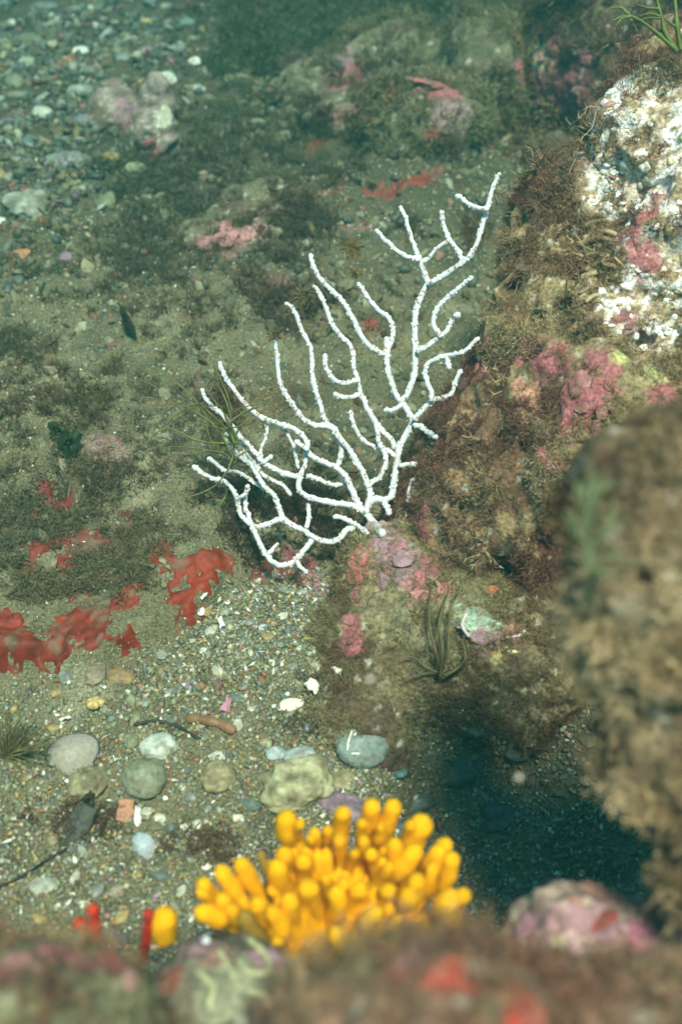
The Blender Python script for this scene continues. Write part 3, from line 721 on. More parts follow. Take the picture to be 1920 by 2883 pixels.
for (lab, poly, th, col) in SHEETS:
    wp = [tuple(np.array(hit(u, v, _gT)[0])[:2]) for u, v in poly]
    a = np.array(wp); lo = a.min(0) - .01; hi = a.max(0) + .01
    st = .0016 if th != .005 else .004
    xs = np.arange(lo[0], hi[0], st); ys = np.arange(lo[1], hi[1], st)
    X, Y = np.meshgrid(xs, ys); x = X.ravel(); y = Y.ravel(); p = np.stack([x, y, 0 * x], 1)
    sd = sdf_poly(x, y, wp) + .001 + .006 * fbm(p, .011, 3, 601) + .0045 * fbm(p, .004, 2, 603)
    holes = sstep(.40, .5, fbm(p, .012, 3, 611 + int(th * 1e4))) if th >= .0035 else sstep(.2, .34, fbm(p, .012, 3, 611 + int(th * 1e4))); holes2 = sstep(.28, .46, fbm(p, .0052, 2, 617)); sd = sd - holes * .02 - holes2 * .006
    thick = th * .42 * sstep(-.001, .003, sd) * (1 + .5 * fbm(p, .014, 2, 621)) - .0022 * (sd < -.0003)
    z = bil(x, y) + thick + .0008 * vnoise(p, .0035, 631) + .0012 * np.abs(fbm(p, .010, 2, 633)) * (sd > 0)
    V = np.stack([x, y, z], 1); m = len(xs)
    ii = (np.arange(len(ys) - 1)[:, None] * m + np.arange(m - 1)[None, :]).ravel()
    Fq = np.stack([ii, ii + 1, ii + m + 1, ii + m], 1)
    Fq = Fq[(sd[Fq].max(1) > -.0012)]
    used = np.unique(Fq); mp = -np.ones(len(V), int); mp[used] = np.arange(len(used)); V = V[used]; Fq = mp[Fq]
    c = col[None] * (1 + .28 * fbm(V, .03, 2, 641) + .15 * vnoise(V, .004, 643))[:, None]
    c = c * (1 - .45 * sstep(.1, .5, fbm(V, .007, 3, 655)))[:, None]; t = sstep(.0, .4, fbm(V, .008, 3, 651))[:, None] * .7; c = c * (1 - t) + C(.13, .11, .065) * t
    o = link('red_sponge_sheet', make_mesh('red_sponge_sheet', V - V.mean(0), Fq, c), M_RED, loc=tuple(V.mean(0)))
    tag(o, lab, 'sponge', 'red encrusting sponge sheets')

# ------------------------------------------------------------------ pebbles
def pebble_geo(r, seed, rough=.12, sub=3, square=0.0):
    V, F = ICO[sub]
    V = V.copy()
    if square: V = np.sign(V) * np.abs(V) ** (1 - square); V /= np.abs(V).max()
    V = V * (1 + rough * fbm(V + seed * 3.1, .9, 2, seed) + rough * .35 * fbm(V + seed, .3, 2, seed + 1))[:, None]
    return V * np.array(r), F
PEB = [  # u, v, half width, half height px, colour A, colour B (mottling), roughness, label, name
 (448, 2103, 50, 44, C(.66, .70, .58), C(.45, .5, .4), .12, 'white rounded pebble with dark specks above the round green pebble', 'pebble'),
 (410, 2200, 66, 62, C(.25, .27, .19), C(.21, .22, .13), .08, 'round smooth grey-green pebble in the gravel', 'pebble'),
 (615, 2190, 50, 50, C(.42, .38, .20), C(.22, .18, .09), .08, 'round tan pebble right of the round green pebble', 'pebble'),
 (835, 2215, 100, 80, C(.46, .44, .25), C(.20, .17, .09), .28, 'large lumpy yellowish stone behind the yellow sponge', 'stone'),
 (950, 2205, 62, 36, C(.44, .42, .24), C(.26, .22, .11), .2, 'small yellowish stone touching the large lumpy one on its right', 'stone'),
 (965, 2272, 86, 42, C(.30, .22, .27), C(.18, .12, .15), .12, 'purple-grey pebble just behind the tallest yellow sponge fingers', 'pebble'),
 (775, 2122, 30, 22, C(.33, .42, .42), C(.42, .48, .46), .06, 'small blue-grey pebble, left of a pair above the lumpy stone', 'pebble'),
 (843, 2130, 48, 30, C(.44, .48, .46), C(.32, .38, .36), .08, 'pale blue-grey pebble, right of a pair above the lumpy stone', 'pebble'),
 (1015, 2110, 76, 72, C(.20, .26, .22), C(.26, .32, .28), .07, 'big smooth grey-blue stone with a white streak at the hollow edge', 'stone'),
 (250, 2205, 62, 46, C(.36, .34, .18), C(.17, .14, .08), .2, 'rough tan stone left of the round green pebble', 'stone'),
 (610, 2130, 28, 17, C(.72, .76, .68), C(.5, .5, .42), .12, 'small white oval pebble above the round tan pebble', 'pebble'),
 (370, 2086, 28, 24, C(.28, .28, .15), C(.2, .2, .12), .1, 'small olive pebble left of the white rounded one', 'pebble'),
 (452, 2304, 20, 14, C(.7, .7, .52), C(.5, .5, .4), .12, 'tiny cream pebble below the round green pebble', 'pebble'),
 (675, 2304, 33, 14, C(.74, .74, .56), C(.5, .5, .38), .1, 'flat white oval pebble below the round tan pebble', 'pebble'),
 (748, 2092, 19, 13, C(.42, .44, .24), C(.3, .3, .18), .1, 'small yellow-green pebble above the blue-grey pair', 'pebble'),
 (857, 2048, 24, 17, C(.24, .30, .31), C(.2, .25, .25), .05, 'small slate-blue pebble left of the big grey-blue stone', 'pebble'),
 (338, 1905, 44, 26, C(.34, .22, .09), C(.22, .16, .09), .15, 'flat orange-brown stone under the red sponge sheet', 'stone'),
 (268, 1900, 30, 42, C(.36, .28, .20), C(.24, .2, .13), .2, 'pinkish beige stone left of the flat orange-brown one', 'stone'),
 (186, 1905, 20, 24, C(.26, .30, .25), C(.2, .22, .18), .08, 'small grey stone at the lower tip of the red sponge', 'stone'),
 (592, 1780, 15, 15, C(.60, .64, .52), C(.4, .42, .33), .08, 'round whitish pebble near the bright red lobe', 'pebble'),
 (918, 1842, 16, 9, C(.52, .26, .08), C(.4, .2, .08), .1, 'small orange pebble near the ledge rock', 'pebble'),
 (890, 1874, 16, 14, C(.42, .42, .26), C(.3, .3, .2), .1, 'small cream-green pebble under the orange one', 'pebble'),
 (122, 2496, 40, 26, C(.42, .44, .36), C(.3, .3, .22), .15, 'pale grey stone near the lower left corner', 'stone'),
 (150, 2360, 24, 20, C(.34, .27, .15), C(.22, .18, .1), .12, 'light brown pebble left of the dark slate', 'pebble'),
 (700, 2262, 46, 22, C(.15, .18, .14), C(.1, .13, .11), .1, 'flat dark grey-green stone left of the lumpy stone', 'stone'),
 (1128, 2178, 20, 14, C(.12, .26, .26), C(.1, .2, .2), .1, 'small teal pebble in the shaded hollow', 'pebble'),
 (330, 2510, 24, 16, C(.42, .36, .28), C(.3, .25, .2), .15, 'beige pebble above the red sponge sprig', 'pebble'),
 (190, 460, 70, 44, C(.36, .30, .33), C(.27, .30, .22), .1, 'largest oval mauve-grey cobble on the far left bed', 'cobble'),
 (245, 345, 40, 32, C(.30, .25, .30), C(.24, .24, .24), .08, 'round mauve cobble above the largest oval one', 'cobble'),
 (178, 374, 32, 20, C(.24, .19, .06), C(.2, .16, .07), .08, 'ochre cobble left of the round mauve one', 'cobble'),
 (82, 582, 56, 66, C(.52, .54, .42), C(.25, .25, .17), .32, 'whitish lumpy stone near the left edge', 'stone'),
 (168, 632, 25, 44, C(.24, .25, .13), C(.2, .2, .12), .08, 'long olive pebble right of the whitish lumpy stone', 'pebble'),
 (78, 178, 26, 28, C(.46, .50, .34), C(.36, .38, .26), .08, 'pale egg-shaped pebble high on the left', 'pebble'),
 (44, 232, 26, 30, C(.32, .33, .20), C(.26, .26, .17), .1, 'khaki pebble below the pale egg-shaped one', 'pebble'),
 (60, 268, 40, 16, C(.30, .32, .24), C(.26, .26, .17), .1, 'long flat grey pebble under the khaki one', 'pebble'),
 (255, 26, 20, 15, C(.62, .68, .5), C(.5, .5, .4), .1, 'bright white pebble near the top left edge', 'pebble'),
 (385, 114, 19, 16, C(.66, .70, .5), C(.5, .5, .4), .1, 'bright white pebble right of the far rubble', 'pebble'),
 (282, 145, 22, 14, C(.4, .42, .3), C(.3, .3, .2), .1, 'cream pebble left of a bright white one', 'pebble'),
 (85, 122, 46, 38, C(.26, .26, .16), C(.18, .18, .1), .2, 'olive-tan cobble with a rough face, top left', 'cobble'),
 (185, 105, 26, 15, C(.33, .25, .2), C(.25, .2, .14), .1, 'pinkish flat pebble near the top left', 'pebble'),
 (352, 168, 24, 28, C(.30, .34, .32), C(.25, .25, .2), .1, 'blue-grey pebble in the far gravel', 'pebble'),
 (320, 240, 38, 30, C(.34, .32, .22), C(.3, .16, .15), .22, 'knobbly tan and pink pebble on the far bed', 'pebble'),
 (260, 200, 26, 20, C(.24, .26, .18), C(.2, .2, .14), .12, 'dull olive pebble on the far bed', 'pebble'),
 (30, 345, 34, 16, C(.34, .26, .30), C(.26, .2, .22), .1, 'mauve flat pebble at the left edge', 'pebble'),
 (125, 20, 34, 18, C(.24, .28, .28), C(.2, .22, .2), .12, 'bluish flat cobble at the top edge', 'cobble'),
 (310, 1110, 24, 14, C(.2, .17, .1), C(.14, .12, .07), .15, 'small brown pebble on the algae slope', 'pebble'),
 (15, 155, 14, 26, C(.5, .5, .28), C(.4, .4, .25), .1, 'yellowish pebble at the left edge near the top', 'pebble'),
 (600, 120, 26, 18, C(.24, .2, .14), C(.2, .16, .12), .15, 'brownish pebble at the far algae margin', 'pebble'),
 (1180, 2260, 46, 30, C(.12, .16, .13), C(.08, .1, .08), .2, 'shade-toned rounded cobble in the hollow nearest the purple-grey pebble', 'cobble'),  # from here, hollow stones carry its dark teal shade in their colours
 (1290, 2170, 56, 34, C(.13, .15, .12), C(.07, .09, .08), .25, 'shade-toned cobble in the middle of the shaded hollow', 'cobble'),
 (1400, 2300, 64, 40, C(.12, .13, .11), C(.06, .08, .07), .25, 'largest shade-toned cobble deep in the shaded hollow', 'cobble'),
 (1240, 2400, 50, 28, C(.12, .17, .14), C(.08, .1, .08), .2, 'shade-toned flat cobble at the lower edge of the shaded hollow', 'cobble'),
 (1450, 2120, 40, 26, C(.14, .16, .12), C(.08, .1, .08), .25, 'small shade-toned cobble under the upper rim of the hollow', 'cobble'),
 (1330, 2060, 34, 18, C(.14, .2, .18), C(.1, .12, .1), .2, 'flat stone toned with teal shade under the rim of the hollow', 'stone'),
 (1120, 2330, 30, 22, C(.14, .2, .17), C(.1, .12, .1), .2, 'small shade-toned stone behind the right side of the yellow sponge', 'stone'),
 (560, 18, 22, 14, C(.4, .42, .32), C(.3, .3, .22), .1, 'cream pebble at the top edge', 'pebble'),
]
def pebble_object(name, u, v, a, b, cA, cB, rough, seed, sub=3):
    rough = rough * 1.5 + .05
    l, n, k = hit(u, v, _gT if v < 1500 or u < 1100 else None)
    l = np.array(l); d = (l - CAM) @ FWD; rx = a * mpp(d)
    sinp = abs(ray(u, v)[2]) / np.linalg.norm(ray(u, v))
    ry = b * mpp(d) * (1.0 if b > a * .8 else 1.05); rz = min(rx, ry) * .62
    V, F = pebble_geo((rx, ry, rz), seed, rough, sub)
    w = l + np.array([0, 0, rz * (.35 if b > 60 and v > 1500 else .05)])
    n_ = fbm(V + w, max(rx, .004) * .35, 3, seed); t = sstep(-.3, .4, n_)[:, None]
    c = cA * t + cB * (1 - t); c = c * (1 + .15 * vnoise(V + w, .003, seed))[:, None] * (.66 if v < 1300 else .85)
    t = sstep(.12, .5, fbm(V + w, .0045 if v > 1300 else .012, 3, seed + 3))[:, None] * .6; c = c * (1 - t) + (SEDI * .9) * t
    t = sstep(.3, .5, fbm(V + w, .003 if v > 1300 else .01, 2, seed + 9))[:, None] * .4; c = c * (1 - t) + C(.06, .05, .035) * t
    o = link(name, make_mesh(name, V, F, c), M_PEB, loc=tuple(w))
    o.rotation_euler = (0.0, 0.0, RNG.uniform(-.35, .35)) if abs(a - b) > 6 else (0, 0, RNG.uniform(0, 6))
    return o
streak_host = None
for i, (u, v, a, b, cA, cB, rg, lab, nm) in enumerate(PEB):
    o = pebble_object(nm, u, v, a, b, cA, cB, rg, 1000 + i, 4 if a > 60 and v > 1500 else 3)
    tag(o, lab, nm)
    if 'white streak' in lab: streak_host = o
# white worm tubes on the grey-blue stone
so = streak_host
tr = BVHTree.FromPolygons([tuple(so.matrix_basis @ v.co) for v in so.data.vertices], [tuple(p.vertices) for p in so.data.polygons])
for pts in ([(990, 2060), (982, 2085), (978, 2112)], [(998, 2070), (1010, 2062)], [(990, 2122), (1012, 2122)], [(978, 2150), (990, 2165)]):
    q = []
    for u, v in pts:
        l, n, i, d = tr.ray_cast(Vector(CAM), Vector(ray(u, v)).normalized())
        if l is not None: q.append(np.array(l + n * .0002 * (1 if n.z > 0 else -1)))
    if len(q) < 2: continue
    path = catmull(q, .001); V, F = tube(path, np.full(len(path), .0007), 6)
    inv = so.matrix_basis.inverted(); V = np.array([inv @ Vector(x) for x in V])
    link('worm_tube', make_mesh('worm_tube', V, F, np.tile(C(.8, .8, .74), (len(V), 1))), M_SHELL, so)

# ---- scattered small pebbles: individuals sharing a few meshes
LANDMARK = [(448, 2103, 'the white speckled pebble'), (410, 2210, 'the round grey-green pebble'), (615, 2190, 'the round tan pebble'), (850, 2215, 'the lumpy yellowish stone'), (1015, 2110, 'the big grey-blue stone'),
            (225, 2335, 'the dark slate flake'), (205, 2120, 'the half-buried clam shell'), (820, 1985, 'the limpet shell'), (742, 1768, 'the mussel shell'), (592, 1780, 'the round whitish pebble'), (338, 1905, 'the flat orange-brown stone'),
            (600, 2040, 'the brown twig'), (405, 2385, 'the bluish triangular shell'), (122, 2496, 'the pale grey corner stone'), (270, 1992, 'the ochre snail'), (920, 1850, 'the ledge rock'), (240, 2560, 'the red sponge sprig'), (600, 2400, 'the yellow sponge'), (700, 2262, 'the flat grey-green stone'),
            (190, 460, 'the largest mauve-grey cobble'), (82, 582, 'the whitish lumpy stone'), (78, 178, 'the pale egg-shaped pebble'), (255, 26, 'the bright white pebble at the top edge'), (385, 114, 'the bright white pebble by the rubble'), (400, 370, 'the pinkish rubble rock'), (600, 120, 'the brownish pebble at the algae margin'), (15, 345, 'the mauve flat pebble')]
def area_in(u0, u1, v0, v1):
    u, v = RNG.uniform(u0, u1), RNG.uniform(v0, v1); return u, v
PAL = [('grey', C(.26, .28, .22)), ('pale', C(.52, .52, .40)), ('ochre', C(.36, .27, .11)), ('olive', C(.22, .24, .13)), ('slate', C(.14, .18, .16)), ('rusty', C(.34, .16, .08)), ('white', C(.74, .74, .62)), ('mauve', C(.30, .20, .24))]
protos = {}
for nm, col in PAL:
    for j in range(3):
        V, F = pebble_geo((1, .8, .55), 40 + j * 7, .22, 2)
        t = sstep(-.3, .4, fbm(V + j, .5, 2, 5))[:, None]
        me = make_mesh('pebble', V, F, (col * 1.15) * t + (col * .7) * (1 - t)); me.materials.append(M_PEB); protos[(nm, j)] = me
cnt = 0; tries = 0; taken = [(u, v, max(a, b)) for (u, v, a, b, *_r) in PEB]
while cnt < 215 and tries < 9000:
    tries += 1
    if cnt < 120:
        x = RNG.uniform(-.22, .03); y = RNG.uniform(.20, .5)
    else:
        x = RNG.uniform(-.5, -.05); y = RNG.uniform(.9, 1.75)
    l, n, k = down(x, y)
    if k != 'seabed': continue
    u, v, d = pix(np.array(l)[None]); u, v, d = float(u[0]), float(v[0]), float(d[0])
    if not (-20 < u < 1300 and -20 < v < 2600): continue
    if RNG.random() > gravelness(np.array([[x, y, 0]]))[0]: continue
    r = (RNG.uniform(.0022, .0046) if cnt < 120 else RNG.uniform(.007, .017))
    rp = r / mpp(d)
    if any((u - a) ** 2 + (v - b) ** 2 < (c * 1.05 + rp) ** 2 for a, b, c in taken): continue
    taken.append((u, v, rp))
    nm, col = PAL[RNG.choice(len(PAL), p=[.27, .2, .12, .16, .09, .05, .07, .04])]
    o = link('pebble', protos[(nm, int(RNG.integers(3)))], None)
    o.location = l + Vector((0, 0, r * .15)); o.scale = (r, r * RNG.uniform(.7, 1.1), r * RNG.uniform(.7, 1.1)); o.rotation_euler = (RNG.uniform(-.3, .3), RNG.uniform(-.3, .3), RNG.uniform(0, 6.3))
    far = cnt >= 120
    lm = min(LANDMARK, key=lambda q: (q[0] - u) ** 2 + (q[1] - v) ** 2); du, dv = u - lm[0], v - lm[1]
    side = ('right of' if du > 0 else 'left of') if abs(du) > abs(dv) else ('below' if dv > 0 else 'above')
    dist = 'just' if math.hypot(du, dv) < 90 else 'some way'
    szw = ('smallish' if r < .0032 else 'thumbnail-sized') if not far else ('smaller' if r < .011 else 'larger')
    tag(o, '%s %s pebble %s %s %s' % (szw, nm, dist, side, lm[2]), 'pebble',
        ('small %s pebbles of the distant flat' if far else 'small %s pebbles of the gravel bed') % nm)
    cnt += 1

# ---- gravel: uncountable grains
def scatter_grains(name, N, xr, yr, size, keep, seed, zoff=0.3, silty=False):
    rg = np.random.default_rng(seed)
    x = rg.uniform(*xr, N * 3); y = rg.uniform(*yr, N * 3); p = np.stack([x, y, 0 * x], 1)
    u, v, d = pix(p); k = (u > -150) & (u < 2050) & (v > -120) & (v < 2950) & (rg.random(len(x)) < keep(p, u, v))
    p = p[k][:N]; n = len(p); p[:, 2] = bil(p[:, 0], p[:, 1])
    s = size(rg, n, p)
    ax = np.stack([s * rg.uniform(.7, 1.3, n), s * rg.uniform(.5, 1.0, n), s * rg.uniform(.3, .8, n)], 1)
    shard = rg.random(n) < .07; ax[shard] *= np.array([1.6, .8, .35])
    q = rg.normal(size=(n, 4)); q /= np.linalg.norm(q, axis=1)[:, None]; a, b, c, d_ = q.T
    Rm = np.stack([1 - 2 * (c * c + d_ * d_), 2 * (b * c - a * d_), 2 * (b * d_ + a * c), 2 * (b * c + a * d_), 1 - 2 * (b * b + d_ * d_), 2 * (c * d_ - a * b), 2 * (b * d_ - a * c), 2 * (c * d_ + a * b), 1 - 2 * (b * b + c * c)], 1).reshape(n, 3, 3)
    iv, jf = ICO[0] if (silty or name == 'far_gravel') else OCTA
    base = (iv[None] * (1 + .25 * rg.normal(size=(n, len(iv), 1)).clip(-1, 1)) + .12 * rg.normal(size=(n, len(iv), 3)).clip(-1, 1)) * ax[:, None, :]
    V = np.einsum('nij,nkj->nki', Rm, base) + (p + np.array([0, 0, 1]) * (s * zoff)[:, None])[:, None, :]
    F = (jf[None] + (np.arange(n) * len(iv))[:, None, None]).reshape(-1, 3)
    pal = np.array([c for _, c in PAL] + [SEDI * 1.1, C(.40, .40, .28), C(.16, .17, .11)])
    idx = rg.choice(len(pal), n, p=[.15, .04, .09, .17, .09, .04, .012, .02, .21, .045, .133])
    col = pal[idx] * rg.uniform(.7, 1.25, (n, 1)) ; col = np.where(shard[:, None] & (rg.random((n, 1)) < .22), WHITE * .85, col)
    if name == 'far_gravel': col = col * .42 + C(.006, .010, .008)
    if silty: col = np.array([SEDI, OLIVE * .8, BROWN, SEDI * 1.4, C(.22, .12, .09), C(.3, .3, .2)])[rg.choice(6, n, p=[.34, .26, .14, .12, .07, .07])] * rg.uniform(.7, 1.3, (n, 1))
    cols = np.repeat(col, len(iv), 0)
    o = link(name, make_mesh(name, V.reshape(-1, 3), F, cols, not silty), M_GRAIN); return o
o = scatter_grains('gravel', 36000, (-.28, .26), (.17, .56), lambda rg, n, p: .0007 + .0023 * rg.random(n) ** 2.0, lambda p, u, v: gravelness(p), 5)
tag(o, 'mixed fine gravel and shell grit covering the near seabed', 'gravel', kind='stuff')
o = scatter_grains('sand_grit', 24000, (-.42, .3), (.24, 1.15), lambda rg, n, p: .0005 + .0011 * rg.random(n) ** 2 + .0008 * p[:, 1], lambda p, u, v: .35 + 0 * u, 6)
tag(o, 'sparse grit speckling the silty seabed', 'grit', kind='stuff')
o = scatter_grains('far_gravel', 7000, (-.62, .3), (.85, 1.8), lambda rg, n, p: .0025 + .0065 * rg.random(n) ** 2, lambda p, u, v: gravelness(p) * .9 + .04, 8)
tag(o, 'coarse blurred gravel of the distant upper left bed', 'gravel', kind='stuff')

o = scatter_grains('silt_clumps', 4600, (-.5, .3), (.22, 1.5), lambda rg, n, p: (.0015 + .005 * rg.random(n) ** 2) * (.6 + .8 * p[:, 1]), lambda p, u, v: np.clip(.55 + 1.2 * fbm(p, .05, 2, 95), .05, 1) * np.where(v > 1700, .25 + .75 * (u > 1000), 1), 12, .0, True)
tag(o, 'lumps of silt and shell debris bound by algae all over the slope', 'rubble', kind='stuff')

# ------------------------------------------------------------------ shells and other small things
def shell_bowl(name, label, u, v, a, b, col, rim, flip=False, ridges=0, tilt=(0, 0, 0), dep=.45):
    l, n, k = hit(u, v); l = np.array(l); d = (l - CAM) @ FWD; rx, ry = a * mpp(d), b * mpp(d)
    nr, na = 9, 28; V = []; c = []
    for j in range(nr + 1):
        f = j / nr
        for i in range(na):
            t = i / na * 2 * math.pi
            rr = f * (1 + .05 * math.cos(3 * t)) * (1 + (.03 * math.cos(ridges * t) if ridges else 0))
            z = dep * min(rx, ry) * (1 - f ** 2) + (.04 * rx * math.cos(ridges * t) * f if ridges else 0)
            V.append((rx * rr * math.cos(t), ry * rr * math.sin(t), z if not flip else -z + .3 * rx)); q = .5 + .5 * math.sin(f * 22)
            c.append(col * (1 - .3 * q) + rim * .3 * q if f < .9 else rim)
    V = np.array(V); c = np.array(c); F = []
    for j in range(nr):
        for i in range(na):
            A0, B0 = j * na + i, j * na + (i + 1) % na
            F.append((A0, B0, B0 + na, A0 + na))
    m = len(V); V2 = V * np.array([.93, .93, .9]) + np.array([0, 0, -.0004]); 
    F = F + [(a_ + m, d_ + m, c_ + m, b_ + m) for a_, b_, c_, d_ in F]
    e = nr * na
    for i in range(na): F.append((e + i, e + (i + 1) % na, e + (i + 1) % na + m, e + i + m))
    o = link(name, make_mesh(name, np.concatenate([V, V2]), F, np.concatenate([c, c])), M_SHELL, loc=tuple(l + np.array([0, 0, .0008])))
    o.rotation_euler = tilt; return tag(o, label, 'shell')
shell_bowl('limpet_shell', 'pale oval limpet shell lying alone on the gravel below the ledge rock', 820, 1985, 36, 20, C(.80, .76, .55), C(.7, .6, .4), tilt=(.2, 0, .2))
shell_bowl('clam_shell', 'large mauve and green half-buried shell left of the white pebble', 205, 2130, 78, 66, C(.30, .28, .20), C(.42, .36, .40), ridges=0, tilt=(.25, -.2, .5), dep=.6)
shell_bowl('mussel_shell', 'small blue-grey curved shell in the gravel left of the ledge rock', 742, 1768, 15, 11, C(.36, .44, .48), C(.5, .55, .55), tilt=(.3, 0, .4))
shell_bowl('barnacle_shell', 'little white ribbed shell at the foot of the bright red lobe', 568, 1722, 14, 16, C(.75, .75, .68), C(.8, .8, .7), ridges=9, tilt=(.1, .3, 0))
shell_bowl('cockle_shell', 'bluish triangular shell standing in the gravel right of the dark slate', 405, 2385, 34, 42, C(.36, .42, .44), C(.5, .55, .52), ridges=8, tilt=(.5, -.3, .3), dep=.8)
# dark slate plate
def plate(name, label, cat, poly, thick, col, tilt=0.0, lift=.003, mat=None, t_over=None):
    pts = [np.array(hit(u, v)[0]) for u, v in poly]; c0 = np.mean(pts, 0)
    P2 = []
    for q in pts: P2.append(np.array([q[0] - c0[0], q[1] - c0[1], (q[1] - c0[1]) * tilt]))
    P2 = np.array(P2); n = len(P2); ring = []
    for k in range(n):                        # refine the edge
        a, b = P2[k], P2[(k + 1) % n]
        for t in (0, .33, .66): ring.append(a * (1 - t) + b * t + RNG.normal(size=3) * .0006)
    ring = np.array(ring); m = len(ring)
    top = ring * np.array([.93, .93, 1]) + [0, 0, thick]; mid = ring * np.array([.5, .5, .5]) + [0, 0, thick * 1.15]
    V = np.concatenate([ring, ring * 1.02 + [0, 0, thick * .7], top, mid, [[0, 0, thick * 1.2]]]); F = []
    for r_ in range(3):
        for k in range(m):
            a, b = r_ * m + k, r_ * m + (k + 1) % m; F += [(a, b, b + m), (a, b + m, a + m)]
    for k in range(m): F.append((3 * m + k, 3 * m + (k + 1) % m, 4 * m))
    c = col[None] * (1 + .25 * fbm(V + c0, .006, 2, 9))[:, None]
    o = link(name, make_mesh(name, V, F, c, False), mat or M_PEB, loc=(c0[0], c0[1], c0[2] + lift)); return tag(o, label, cat)
plate('slate_flake', 'dark angular slate flake tilted in the gravel below the tan stone', 'stone', [(180, 2345), (232, 2285), (285, 2305), (250, 2350), (195, 2385), (165, 2375)], .003, C(.05, .055, .04), .25)
plate('shell_fragment', 'small bright white rectangular shell chip on the sandy patch', 'shell', [(172, 2035), (198, 2018), (204, 2024), (180, 2042)], .001, C(.8, .82, .75))
plate('stone_chip', 'flat orange-brown angular chip beside a white shell sliver', 'stone', [(332, 2318), (342, 2268), (385, 2262), (382, 2300), (350, 2320)], .002, C(.38, .19, .11), .2)
plate('shell_sliver', 'upright white shell sliver right of the orange-brown chip', 'shell', [(380, 2322), (388, 2282), (398, 2284), (392, 2325)], .001, C(.75, .78, .72), .5)
plate('pink_crust_chip', 'small pink crust chip on the gravel left of the limpet shell', 'coral rubble', [(622, 2008), (640, 1975), (655, 1972), (645, 2010)], .0015, C(.42, .2, .25))
plate('white_coral_chip', 'chalky white coral chip near the right side of the gravel', 'coral rubble', [(858, 1940), (880, 1922), (898, 1935), (892, 1955), (868, 1958)], .002, C(.75, .74, .62))
plate('cream_rubble', 'cream-coloured coral rubble at the foot of the ledge rock', 'coral rubble', [(935, 1895), (965, 1888), (958, 1905), (940, 1908)], .002, C(.7, .68, .5))
plate('shell_chip', 'narrow white shell chip below the bright red lobe', 'shell', [(612, 1755), (628, 1745), (633, 1772), (622, 1776)], .0012, C(.8, .8, .72))
plate('bone_chip', 'tiny white chip touching the tip of the bright red lobe', 'shell', [(566, 1690), (584, 1674), (586, 1685), (572, 1698)], .0015, C(.8, .82, .78))
# brown stick and thin straw
def stick(name, label, cat, pts, r, col, lift=.002):
    q = [np.array(hit(u, v)[0]) + [0, 0, lift] for u, v in pts]
    path = catmull(q, .002); n = len(path); V, F = tube(path, np.full(n, r) * (1 + .15 * np.sin(np.arange(n))), 7)
    c0 = V.mean(0); o = link(name, make_mesh(name, V - c0, F, col[None] * (1 + .3 * vnoise(V, .004, 3))[:, None]), M_PEB, loc=tuple(c0)); return tag(o, label, cat)
stick('twig', 'stubby brown twig lying in the middle of the gravel', 'twig', [(530, 2028), (575, 2032), (620, 2045), (660, 2062)], .0032, C(.22, .12, .06))
stick('dark_stalk', 'thin black stalk lying on the gravel in the lower left', 'stalk', [(-10, 2506), (70, 2470), (130, 2430), (190, 2395)], .0009, C(.02, .02, .018))
stick('seaweed_stem', 'dark slender stem across the gravel below the sandy patch', 'stalk', [(380, 2045), (440, 2035), (500, 2050), (560, 2085)], .0011, C(.04, .035, .025))
# snail on the sand
sl_ = np.array(hit(270, 1992)[0]); sn = []
for k in range(26):
    t = k / 25; a = t * 2.6 * 2 * math.pi; r = .0035 * (1 - t) ** 1.1 + .0003
    sn.append(sl_ + np.array([r * math.cos(a) , r * math.sin(a) * .7, .0035 + t * .0035]))
sn = np.array(sn); V, F = tube(sn, np.linspace(.0034, .0006, len(sn)), 9)
cc = C(.50, .36, .14)[None] * (1 + .5 * np.sin(np.arange(len(V)) * .35))[:, None]
root = thing('sea_snail', 'small ochre striped snail shell sitting on the silt below the red sponge', 'snail', tuple(sl_)); child('shell', V, F, cc, M_SHELL, root)

# ------------------------------------------------------------------ worm tubes and plates on the rocks (parts of those rocks)
def tube_part(parent, pts, r_px, col, name='worm_tube', lift=.0006):
    q = []
    for u, v in pts:
        l, n, k = hit(u, v); q.append(np.array(l) + np.array(n) * lift)
    d = (q[0] - CAM) @ FWD; path = catmull(q, .0012); V, F = tube(path, np.full(len(path), r_px * mpp(d)), 7)
    return child(name, V, F, col[None] * (1 + .15 * vnoise(V, .003, 3))[:, None], M_SHELL, parent)
for pts in ([(700, 2650), (740, 2680), (760, 2720), (735, 2745), (700, 2735), (672, 2705)], [(620, 2680), (640, 2720), (660, 2760)], [(585, 2610), (588, 2635), (583, 2655)], [(560, 2740), (600, 2780), (590, 2830)], [(700, 2790), (740, 2800), (760, 2840)]):
    tube_part(ROOT['knobby'], pts, 9, C(.46, .46, .26) if pts[0][0] != 585 else C(.7, .78, .74))
for pts in ([(1310, 1730), (1300, 1760), (1320, 1790)], [(1425, 1795), (1455, 1790), (1475, 1775)]):
    tube_part(ROOT['ledge'], pts, 5, C(.6, .5, .55))
